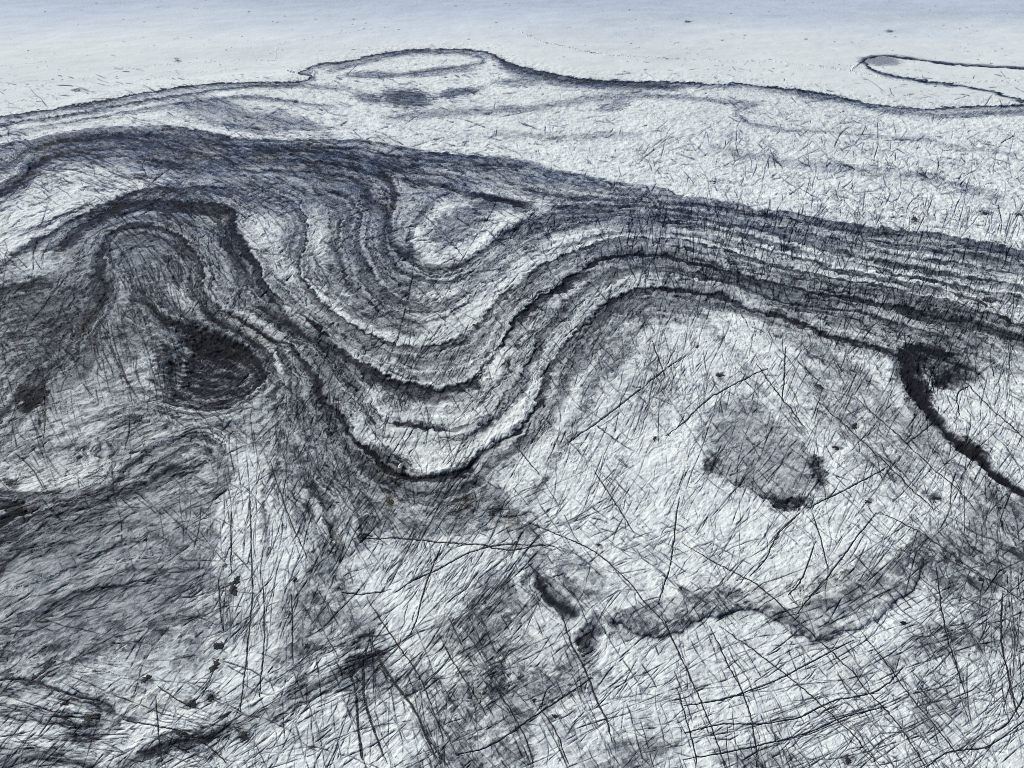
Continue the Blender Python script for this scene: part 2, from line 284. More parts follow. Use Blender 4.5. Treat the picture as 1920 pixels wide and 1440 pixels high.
BARE = [(492,440,46,34,-50,.85),(530,500,26,50,40,.7),(598,450,20,60,8,.75),(840,620,70,22,18,.85),(900,575,60,18,45,.8),(960,520,60,16,42,.7),(930,690,18,60,-32,.85),(985,625,14,50,-38,.7),(1060,560,60,9,38,.7),
 (850,755,60,14,30,.6),(830,860,70,18,18,.7),(940,800,60,14,48,.6),(780,770,30,14,30,.5),(1150,498,60,7,10,.6),(60,500,70,24,18,.75),(60,400,120,26,22,.7),(1200,900,120,110,0,.6),(1080,900,60,60,45,.45),(1330,990,140,70,-10,.6),
 (1260,680,70,60,0,.5),(1480,720,60,40,-40,.5),(1560,960,70,60,-30,.4),(1300,1290,160,60,20,.5),(1640,1190,80,50,25,.5),(470,1090,44,120,8,.65),(430,1230,50,70,30,.6),(130,810,80,40,10,.45),(90,880,80,26,8,.5),(120,1290,110,30,12,.4),
 (720,1080,70,50,40,.5),(800,1100,60,50,40,.4),(870,1080,50,40,30,.4),(560,1030,26,60,0,.4),(1250,330,420,40,-10,.5),(1700,260,240,60,-5,.35),(830,245,160,22,-6,.5),(340,560,40,14,-42,.7),(925,412,44,8,28,.7),(788,450,13,40,25,.75),(850,476,50,8,16,.7),
 (1100,430,90,7,15,.4),(1250,432,120,6,-5,.5),(560,600,40,10,-42,.6),(650,650,40,9,-38,.6),(700,745,26,16,0,.5),(1220,1010,90,50,0,.5),(1450,420,200,8,-10,.4),(1850,720,60,70,-40,.4)]
HEAPS = [
 (442,1090,6,10,0,'dark ash heap topmost in the row of pits at lower left'),(437,1108,7,9,20,'long dark ash heap just under the topmost one of the row'),
 (408,1213,9,6,0,'dark ash heap half way down the row at lower left'),(404,1251,10,10,0,'largest round ash heap of the row at lower left'),
 (395,1311,6,8,0,'small round ash heap near the bottom of the row'),(361,1323,9,7,0,'lowest ash heap of the row at lower left'),
 (275,1273,8,5,40,'faint flat ash heap left of the row'),(170,1348,11,9,20,'big brown black ash heap near the bottom left corner'),
 (122,1322,6,4,20,'small ash heap up and left of the big brown black one'),(335,1378,9,4,-10,'flat black ash heap on the bottom left ash band'),(352,1384,6,4,0,'little black ash heap in the chain beside the climbing band'),
 (378,1394,8,5,0,'black ash heap where a crack crosses the climbing band'),(459,1385,8,8,30,'black ash heap just below the climbing band'),(425,1345,8,4,30,'narrow ash heap on the upper rim of the climbing band'),
 (729,942,8,11,0,'round brown ash heap left of centre below the fold'),(872,943,12,7,20,'brown ash heap in the middle below the fold'),(926,958,6,8,-30,'black ash heap right of the brown one below the fold'),
 (858,899,3,3,0,'tiny black ash heap under the black fold'),(1228,821,4,4,0,'lone black ash heap on the white ice right of the folds'),
 (1124,1020,5,3,-40,'small oval ash heap on the white ice in the centre'),(1276,1104,4,3,0,'tiny ash heap on the bright ice above the scalloped band'),
 (1040,1345,5,4,0,'small ash heap at the bottom under the cloudy stain'),(1001,1315,4,3,20,'small ash heap beside the curved bottom crack'),
 (1591,1425,7,6,0,'round ash heap near the bottom edge at right'),(1693,1168,5,3,0,'small ash heap just below the scalloped grey band'),
 (1795,1052,6,5,-40,'ash heap in the grey stain at right'),(1838,1086,4,4,0,'ash heap at a crack crossing in the grey stain'),(1773,1035,4,4,0,'ash heap up and left in the grey stain'),(1875,1055,6,4,-30,'ash heap at the right rim of the grey stain'),
 (1752,932,8,4,-30,'flat ash heap above the grey stain at right'),(1627,941,5,3,-30,'small ash heap between the teardrop and the black streak'),(1568,838,5,4,-30,'ash heap right of the grey teardrop patch'),
 (1602,797,5,6,-50,'dark ash heap on the crack above the teardrop patch'),(1536,722,9,4,-30,'ash heap low on the slope under the nested bands'),(1350,702,7,4,-20,'ash heap on the white ice left of the teardrop top'),
 (1308,648,4,3,0,'tiny ash heap on a star of cracks right of the folds'),(1684,636,5,4,0,'ash heap just above the blotchy patch'),(1492,528,5,3,0,'ash heap among the striped bands at right'),
 (1836,572,6,5,0,'ash heap on the lowest stripes at far right'),(1866,565,5,3,0,'ash heap at the end of the stripes by the right edge'),(1340,343,6,4,0,'ash heap on the white ice just above the ragged band'),
 (1592,315,6,4,15,'ash heap alone in the far white ice at right'),(1726,328,5,6,0,'upright ash heap in the far white ice at right'),(1714,413,7,4,-20,'ash heap just above the stripes at right'),(1845,398,8,3,0,'flat ash heap near the right photo edge'),(1913,402,6,3,0,'flat ash heap touching the right photo edge'),
 (65,468,5,7,-40,'ash heap on a crack at the far left'),(60,958,9,4,-10,'black ash heap at the left photo edge below the pale oval'),(22,955,12,5,-10,'broad black ash heap at the left photo edge'),(82,832,3,8,0,'narrow black ash heap beside the pale oval'),
 (21,904,8,5,-30,'ash heap on the lower rim of the pale oval'),(144,171,4,1.6,0,'tiny ash heap beyond the far line at left'),(332,112,4,1.2,0,'tiny ash heap alone on the far snow'),(1289,41,4,1.0,0,'tiny ash heap on the farthest snow'),
 (1667,58,5,1.0,0,'tiny flat ash heap on the farthest snow at right'),(553,1088,3,4,0,'tiny ash heap in the grey strip at lower left centre'),(576,1215,4,6,20,'ash heap in the grey strip, lower one'),(543,1155,4,6,0,'ash heap in the grey strip, upper one'),
]
for u_, v_, a_, b_, g_, l_ in HEAPS:
    PATCH.append((u_, v_, a_ * 1.5 + 1, b_ * 1.4 + 1, g_, .50, 1.3, None))
# brownish dirt
BROWN = [(60,745,30,16,45,.8),(160,620,10,50,-25,.4),(455,615,40,8,-30,.4),(395,640,40,8,0,.3),(745,885,50,14,-15,.9),(730,940,14,16,0,1.),(870,942,24,12,20,.9),(1815,838,34,14,-38,.7),(290,430,60,14,-10,.3),(350,470,30,30,0,.3),
 (490,630,40,12,-25,.5),(280,1320,40,30,0,.2),(630,1020,16,24,0,.5),(960,980,14,14,0,.6),(980,345,90,16,-18,.25),(830,800,200,200,0,.12),(200,900,260,120,0,.14),(1500,1110,120,40,10,.22),(900,1230,140,120,0,.15)]

# ------------------------------------------------------------------ flow directions
def curve_dirs(pts, wt=1.0, skip=3):
    P = spline(pts, 12.0); D = np.diff(P, axis=0); M = (P[1:] + P[:-1]) / 2
    a = np.arctan2(D[:, 1], D[:, 0])
    return np.stack([M[:, 0], M[:, 1], np.cos(2 * a) * wt, np.sin(2 * a) * wt], 1)[::skip]
def pt_dirs(L):
    L = np.array(L, float); a = -np.radians(L[:, 2])
    return np.stack([L[:, 0], L[:, 1], np.cos(2 * a), np.sin(2 * a)], 1)
def field(S, soft=30.0):
    gu = np.arange(U0, U1 + 20, 20.0); gv = np.arange(V0, V1 + 20, 20.0)
    A, B = np.meshgrid(gu, gv)
    c = np.zeros_like(A); s = np.zeros_like(A)
    for x, y, cc, sn in S:
        d2 = (A - x) ** 2 + ((B - y) * (1 + 120.0 / (np.maximum(y, 0) + 60.0))) ** 2 + soft ** 2
        wgt = 1.0 / (d2 * d2)
        c += cc * wgt; s += sn * wgt
    n = np.hypot(c, s) + 1e-30
    c = (c / n).astype(f32); s = (s / n).astype(f32)
    r = (V - V0) / 20; q = (U - U0) / 20
    return 0.5 * np.arctan2(sample(s, r, q), sample(c, r, q))
flow_s = np.vstack([curve_dirs(b[0]) for b in BANDS if b[4] and len(b[0]) > 4] + [pt_dirs([
 (100,1100,28),(200,1050,28),(60,1180,25),(300,1150,35),(150,860,20),(80,880,18),(250,820,14),(400,800,18),(120,760,25),(200,700,22),(430,1050,70),(480,1150,75),(540,1200,65),
 (600,1200,55),(700,1100,50),(800,1080,48),(900,1150,45),(1050,1000,40),(1200,900,48),(1150,1050,38),(1300,900,55),(1300,700,75),(1350,1000,45),(1250,1250,32),(1450,1020,42),
 (1400,1250,30),(1600,1250,35),(1800,1300,40),(1500,1350,30),(1000,1380,30),(700,1380,45),(300,1300,20),(100,1400,12),(900,1000,30),(1600,800,-40),(1850,750,-30),
 (1000,230,5),(1500,220,-4),(1200,300,30),(1500,330,35),(1750,350,0),(1200,50,0),(300,60,0),(1700,60,-2),(400,680,30),(350,700,50),(440,690,120),(620,900,60)])])
ridge_s = pt_dirs([(100,60,4),(700,60,3),(1300,60,-2),(1800,60,-2),(200,330,-22),(400,330,-25),(600,330,-20),(760,360,-25),(950,340,-28),(300,230,-28),(600,230,-20),(900,190,12),(1200,220,25),(1500,250,-50),(1750,300,40),
 (1300,330,35),(1500,350,38),(80,420,15),(60,560,-40),(300,500,-60),(450,460,-45),(700,430,20),(650,560,-20),(840,430,25),(760,600,30),(900,600,40),(1050,530,35),(1150,640,50),(1000,730,55),(830,700,55),(700,760,60),(860,780,62),
 (560,620,50),(480,560,55),(1250,480,80),(1500,520,70),(1750,560,60),(1350,580,70),(120,780,25),(60,850,20),(250,850,16),(350,880,25),(150,1080,30),(60,1200,25),(350,1150,35),(400,700,30),(450,1000,55),(480,1150,55),(530,750,85),(600,850,60),(620,1000,50),(750,1000,40),
 (700,1120,50),(850,1080,45),(1000,1180,42),(1050,950,42),(1200,850,48),(1300,950,45),(1250,1080,35),(1450,980,52),(1500,780,60),(1420,850,50),(1650,880,55),(1800,800,60),(1850,950,60),(1700,1080,45),(1500,1110,35),(1350,1260,32),(1550,1280,32),(1800,1250,42),(1850,1380,38),
 (1300,1400,28),(1050,1380,32),(800,1380,50),(650,1380,40),(300,1270,25),(100,1300,20),(250,1400,18),(450,1330,40),(950,870,45)])
FA = field(flow_s); FR = field(ridge_s, 60.0)
log('fields')

# ------------------------------------------------------------------ streak noise along a field (line integral convolution)
base_n = rng.random((NV, NU)).astype(f32)
def lic(noise, ang, length_m, lmin=2.0, lmax=14.0):
    """smear `noise` along ang; the streaks are length_m metres long on the ground"""
    L = np.clip(length_m * PM / ST, lmin, lmax) + np.zeros((1, NU), f32)
    n = 7; acc = noise.copy()
    ii, jj = np.meshgrid(np.arange(NV, dtype=f32), np.arange(NU, dtype=f32), indexing='ij')
    for sgn in (1, -1):
        r = ii.copy(); c = jj.copy()
        for k in range(n):
            ri = np.clip(r, 0, NV - 1).astype(np.int32); ci = np.clip(c, 0, NU - 1).astype(np.int32)
            a = ang[ri, ci]
            st = sgn * L / n
            c += np.cos(a) * st; r += np.sin(a) * st
            ri = np.clip(r, 0, NV - 1).astype(np.int32); ci = np.clip(c, 0, NU - 1).astype(np.int32)
            acc += noise[ri, ci]
    m = acc.mean(); s = acc.std()
    return (acc - m) / s
wob = wfbm(7.0, 2, 40) * 0.9
n1 = wfbm(2.0, 3, 3, .9) + 0.22 * (base_n - .5)
ridge = lic(n1, FR + wob, 2.6, 2, 16)             # squiggly drainage grooves
n2 = wfbm(1.5, 3, 11, .9) + 0.30 * (rng.random((NV, NU)).astype(f32) - .5)
grain = lic(n2, FR + 0.35 * wob, 7.0, 4, 30)
scrib = lic(wfbm(3.2, 2, 15, .6) + .05 * (base_n - .5), FR + 1.3 * wob, 5.0, 2, 26)   # contours of this are thin wandering grooves        # long thin streaks
streak = lic(wfbm(6.0, 3, 21, .7) + .08 * (base_n - .5), FA, 22.0, 8, 60)
log('lic')

# ------------------------------------------------------------------ ash amount
CS = 2.5
def sdf_band(P, reach):
    """signed distance on a coarse grid cut out round the curve, with an end taper"""
    x0, x1 = P[:, 0].min() - reach, P[:, 0].max() + reach
    y0, y1 = P[:, 1].min() - reach, P[:, 1].max() + reach
    x0 = max(x0, U0); x1 = min(x1, U1); y0 = max(y0, V0); y1 = min(y1, V1)
    xs = np.arange(x0, x1 + CS, CS, dtype=f32); ys = np.arange(y0, y1 + CS, CS, dtype=f32)
    X, Y = np.meshgrid(xs, ys)
    best = np.full(X.shape, 1e9, f32); sg = np.full(X.shape, 1e9, f32); tt = np.zeros(X.shape, f32)
    ln = np.r_[0, np.cumsum(np.hypot(*np.diff(P, axis=0).T))]
    for i in range(len(P) - 1):
        ax, ay = P[i]; bx, by = P[i + 1]; dx, dy = bx - ax, by - ay; l2 = dx * dx + dy * dy + 1e-9
        c0 = max(0, int((min(ax, bx) - reach - x0) / CS)); c1 = min(len(xs), int((max(ax, bx) + reach - x0) / CS) + 2)
        r0 = max(0, int((min(ay, by) - reach - y0) / CS)); r1 = min(len(ys), int((max(ay, by) + reach - y0) / CS) + 2)
        if c0 >= c1 or r0 >= r1: continue
        Xs = X[r0:r1, c0:c1] - f32(ax); Ys = Y[r0:r1, c0:c1] - f32(ay)
        t = np.clip((Xs * f32(dx) + Ys * f32(dy)) / f32(l2), 0, 1)
        d = (Xs - t * f32(dx)) ** 2 + (Ys - t * f32(dy)) ** 2
        B = best[r0:r1, c0:c1]; m = d < B
        B[m] = d[m]
        S = sg[r0:r1, c0:c1]
        S[m] = (np.sqrt(d) * np.sign(f32(dx) * Ys - f32(dy) * Xs + 1e-9))[m]
        Tt = tt[r0:r1, c0:c1]; Tt[m] = (ln[i] + t * np.hypot(dx, dy))[m]
    tp = min(35.0, ln[-1] * 0.2)
    taper = ss(0, tp, tt) * ss(0, tp, ln[-1] - tt)
    return xs[0], ys[0], X.shape, np.clip(sg, -reach, reach), taper.astype(f32), tt
# ragged, scalloped edges: warp the coordinates
jx = (ridge * 0.25 + wfbm(6.0, 2, 31, .5) * 4.5) * np.clip(PM * 0.75, .25, 1.8)
jy = (grain * 0.25 + wfbm(6.0, 2, 33, .5) * 4.5) * np.clip(PM * 0.55, .15, 1.6)
jx += wfbm(26.0, 2, 36) * np.clip(PM * 4.0, 0, 12); jy += wfbm(26.0, 2, 38) * np.clip(PM * 3.0, 0, 10)
inv = np.ones((NV, NU), f32); blk = np.ones((NV, NU), f32)     # grey wash / black cores
core_acc = np.zeros((NV, NU), f32)
owner = np.full((NV, NU), -1, np.int16); own_s = np.full((NV, NU), .20, f32)
step_h = np.zeros((NV, NU), f32)
LABELS = []
layer = np.zeros((NV, NU), f32); lay_w = np.zeros((NV, NU), f32)
wmod = ((1 - .58 * ss(1130, 1330, U) * (V < 760)) * (.40 + .60 * ss(330, 590, V))).astype(f32)
wmod2 = (1 - .45 * ss(1100, 1330, U)).astype(f32)
NARROW = [K1, K2, K3L, K4]
along = np.clip(0.78 + 0.55 * wfbm(30.0, 3, 44), .25, 1.25)
for pts, a, b, S, cw, cs, lab in BANDS:
    P = spline(pts); reach = max(3.2 * max(a, b), 4 * cw) + 16
    if cs > .28 and b >= 9 and pts is not L1: reach = max(reach, 110)
    x0, y0, shp, SD, TP, TT = sdf_band(P, reach)
    c0 = max(0, int((x0 - U0) / ST)); c1 = min(NU, int((x0 + shp[1] * CS - U0) / ST))
    r0 = max(0, int((y0 - V0) / ST)); r1 = min(NV, int((y0 + shp[0] * CS - V0) / ST))
    sl = (slice(r0, r1), slice(c0, c1))
    rr = (V[sl] + jy[sl] - y0) / CS; cc = (U[sl] + jx[sl] - x0) / CS
    inside = (rr >= 0) & (rr < shp[0] - 1) & (cc >= 0) & (cc < shp[1] - 1)
    d = sample(SD, rr, cc); tp = sample(TP, rr, cc) * inside
    dw = d / (wmod[sl] if any(pts is q for q in NARROW) else wmod2[sl] if pts is not L1 and pts is not L3 and pts is not E1 else 1)
    far = ss(reach * .98, reach * .8, np.abs(d)) * tp
    pos = np.where(d > 0, 1 - ss(b * .05, b * 2.0, dw), 1 - ss(0, a * 1.5, -dw)).astype(f32)
    s = S * pos * (0.72 + 0.28 * along[sl]) * far
    wid = cw * (0.70 + 0.45 * along[sl])
    core = cs * np.where(d < 0, np.exp(-(d / (.45 * wid)) ** 2), np.exp(-(np.maximum(d, 0) / (1.2 * wid)) ** 1.4)) * far
    (blk if S > .60 else inv)[sl] *= (1 - s); blk[sl] *= (1 - np.clip(core * (.5 + .5 * along[sl]), 0, .97))
    core_acc[sl] = np.maximum(core_acc[sl], core)
    if cs > .28 and b >= 9 and pts is not L1:
        # thin parallel layers either side of the band
        al = sample(TT, rr, cc); k_ = len(LABELS) + int(P[0, 0]) % 97
        sc_ = np.clip(PM[r0:r1] * 3.0, 3.2, 13)
        q = perlin(d / sc_, al / 150.0, k_ % 31) + .5 * perlin(d / (sc_ * 2.3), al / 260.0, (k_ + 5) % 31)
        nearb = np.exp(-(np.abs(d) / 75.0) ** 2) * far
        layer[sl] = np.where(nearb > lay_w[sl], q, layer[sl]); lay_w[sl] = np.maximum(lay_w[sl], nearb)
    hs = (1.0 - ss(-14, 4, d)) * np.exp(-np.abs(d) / 28.0) * far * (cs > .35)
    step_h[sl] += (hs * cs).astype(f32)
    if lab:
        # where the layer is thick enough to be a body of its own
        thick = pos * far * (d > -a) * max(S, .3)
        m = (thick > own_s[sl]) & (thick > .34 * max(S, .3))
        owner[sl][m] = len(LABELS); own_s[sl] = np.where(m, thick, own_s[sl])
        LABELS.append(lab)
log('bands')
jag = wfbm(9.0, 4, 50, .75)
brown = np.zeros((NV, NU), f32)
def ellipse(cx, cy, rx, ry, ang, reach=2.6):
    R = max(rx, ry) * reach
    c0 = max(0, int((cx - R - U0) / ST)); c1 = min(NU, int((cx + R - U0) / ST))
    r0 = max(0, int((cy - R - V0) / ST)); r1 = min(NV, int((cy + R - V0) / ST))
    sl = (slice(r0, r1), slice(c0, c1))
    an = -math.radians(ang); X = U[sl] + jx[sl] - cx; Y = V[sl] + jy[sl] - cy
    p = (X * math.cos(an) + Y * math.sin(an)) / rx; q = (-X * math.sin(an) + Y * math.cos(an)) / ry
    return sl, np.sqrt(p * p + q * q)
for cx, cy, rx, ry, ang, S, rag, lab in PATCH:
    if S <= 0: continue
    sl, r = ellipse(cx, cy, rx, ry, ang)
    r = r + rag * (1.1 * jag[sl] + .13 * streak[sl] * (rag < .75) + .10 * ridge[sl])
    s = S * (1 - ss(.62, 1.35, r))
    (blk if S > .56 else inv)[sl] *= 1 - s
    if lab:
        m = (s > S * .45) & (s > own_s[sl])
        owner[sl][m] = len(LABELS); own_s[sl] = np.where(m, s, own_s[sl]); LABELS.append(lab)
for cx, cy, rx, ry, ang, S in BROWN:
    sl, r = ellipse(cx, cy, rx, ry, ang)
    brown[sl] = np.maximum(brown[sl], .55 * S * (1 - ss(.4, 1.5, r + .5 * jag[sl])))
ash = 1 - inv
for pts, S, soft, rimS, rimw, rimdir, lab in REGION:
    P = spline(pts + [pts[0]], 9.0)
    area = np.sum(P[:-1, 0] * P[1:, 1] - P[1:, 0] * P[:-1, 1])
    if area < 0: P = P[::-1]
    reach = max(70, 4 * rimw)
    x0, y0, shp, SD, TP, TT = sdf_band(P, reach)
    Xc = np.arange(shp[1]) * CS + x0; Yc = np.arange(shp[0]) * CS + y0
    ins = np.zeros(shp, bool)                      # even-odd test
    XX = Xc[None, :]; YY = Yc[:, None]
    for (ax, ay), (bx, by) in zip(P[:-1], P[1:]):
        if ay == by: continue
        cr_ = (YY >= min(ay, by)) & (YY < max(ay, by))
        ins ^= cr_ & (XX < ax + (YY - ay) * (bx - ax) / (by - ay))
    SD = np.where(ins, np.abs(SD), -np.abs(SD)).astype(f32)
    SD[np.abs(SD) > reach * 10] = reach
    c0 = max(0, int((x0 - U0) / ST)); c1 = min(NU, int((x0 + shp[1] * CS - U0) / ST))
    r0 = max(0, int((y0 - V0) / ST)); r1 = min(NV, int((y0 + shp[0] * CS - V0) / ST))
    sl = (slice(r0, r1), slice(c0, c1))
    rr = (V[sl] + jy[sl] - y0) / CS; cc = (U[sl] + jx[sl] - x0) / CS
    d = sample(SD, rr, cc) + 14 * soft * jag[sl]
    s = S * ss(-soft * 6 - 1, soft * 16 + 1.5, d)
    cxm, cym = P[:, 0].mean(), P[:, 1].mean()
    dirw = np.clip(.25 + ((U[sl] - cxm) * math.cos(math.radians(rimdir)) - (V[sl] - cym) * math.sin(math.radians(rimdir))) / (P[:, 1].ptp() * .45 if hasattr(P[:, 1], 'ptp') else np.ptp(P[:, 1]) * .45), 0, 1)
    rim = rimS * np.where(d > 0, np.exp(-d / rimw), np.exp(-(d / 2.0) ** 2)) * dirw * along[sl]
    (blk if S > .6 else inv)[sl] *= (1 - s); blk[sl] *= (1 - np.clip(rim, 0, .95))
    if lab:
        m = (s > S * .6) & (s + .05 > own_s[sl] * .6)
        owner[sl][m] = len(LABELS); own_s[sl] = np.where(m, np.maximum(s, .3), own_s[sl]); LABELS.append(lab)
wash = 1 - inv
wash = np.where(wash < .28, wash, .28 + (wash - .28) * .58)
ash = 1 - (1 - wash) * blk
# clean windows where bare white ice shows between the bands
bare = np.zeros((NV, NU), f32)
for cx, cy, rx, ry, ang, S in BARE:
    sl, r = ellipse(cx, cy, rx, ry, ang)
    bare[sl] = np.maximum(bare[sl], S * (1 - ss(.55, 1.25, r + .9 * jag[sl])))
ash = ash * (1 - bare)
log('patches')
# clean snow beyond the far line
l1 = spline(L1); o = np.argsort(l1[:, 0]); yl = np.interp(us, l1[o, 0], l1[o, 1])
dv = (V - yl[None, :].astype(f32))
clean = 1 - ss(-30, 2, dv)
near = ss(150, 900, V)
zone = 0.14 + 0.04 * wfbm(60.0, 2, 60)              # thin dust everywhere
broad = wfbm(40.0, 4, 64, .7)
ash = 1 - (1 - ash) * (1 - np.clip(zone * (.35 + .9 * broad) * (1 - clean) + .04 + clean * (.09 + .04 * perlin(GX / 420.0, GY / 330.0, 9) + .03 * perlin(GX / 90.0, GY / 60.0, 12) + .05 * ss(60, 0, V)), 0, 1))
# bluish tint on the snow, stronger towards the top of the view
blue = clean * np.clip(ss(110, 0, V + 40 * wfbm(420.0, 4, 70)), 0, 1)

# ------------------------------------------------------------------ cracks
crk = np.zeros((NV, NU), f32)
def splat(x, y, wgt, A=None):
    A = crk if A is None else A
    c = (x - U0) / ST; r = (y - V0) / ST
    k = (c > 1) & (c < NU - 2) & (r > 1) & (r < NV - 2)
    c = c[k]; r = r[k]; wgt = wgt[k]
    c0 = c.astype(int); r0 = r.astype(int); fc = c - c0; fr = r - r0
    for dr in (0, 1):
        for dc in (0, 1):
            ww = wgt * (fr if dr else 1 - fr) * (fc if dc else 1 - fc) * 1.25
            np.maximum.at(A, (r0 + dr, c0 + dc), ww.astype(f32))
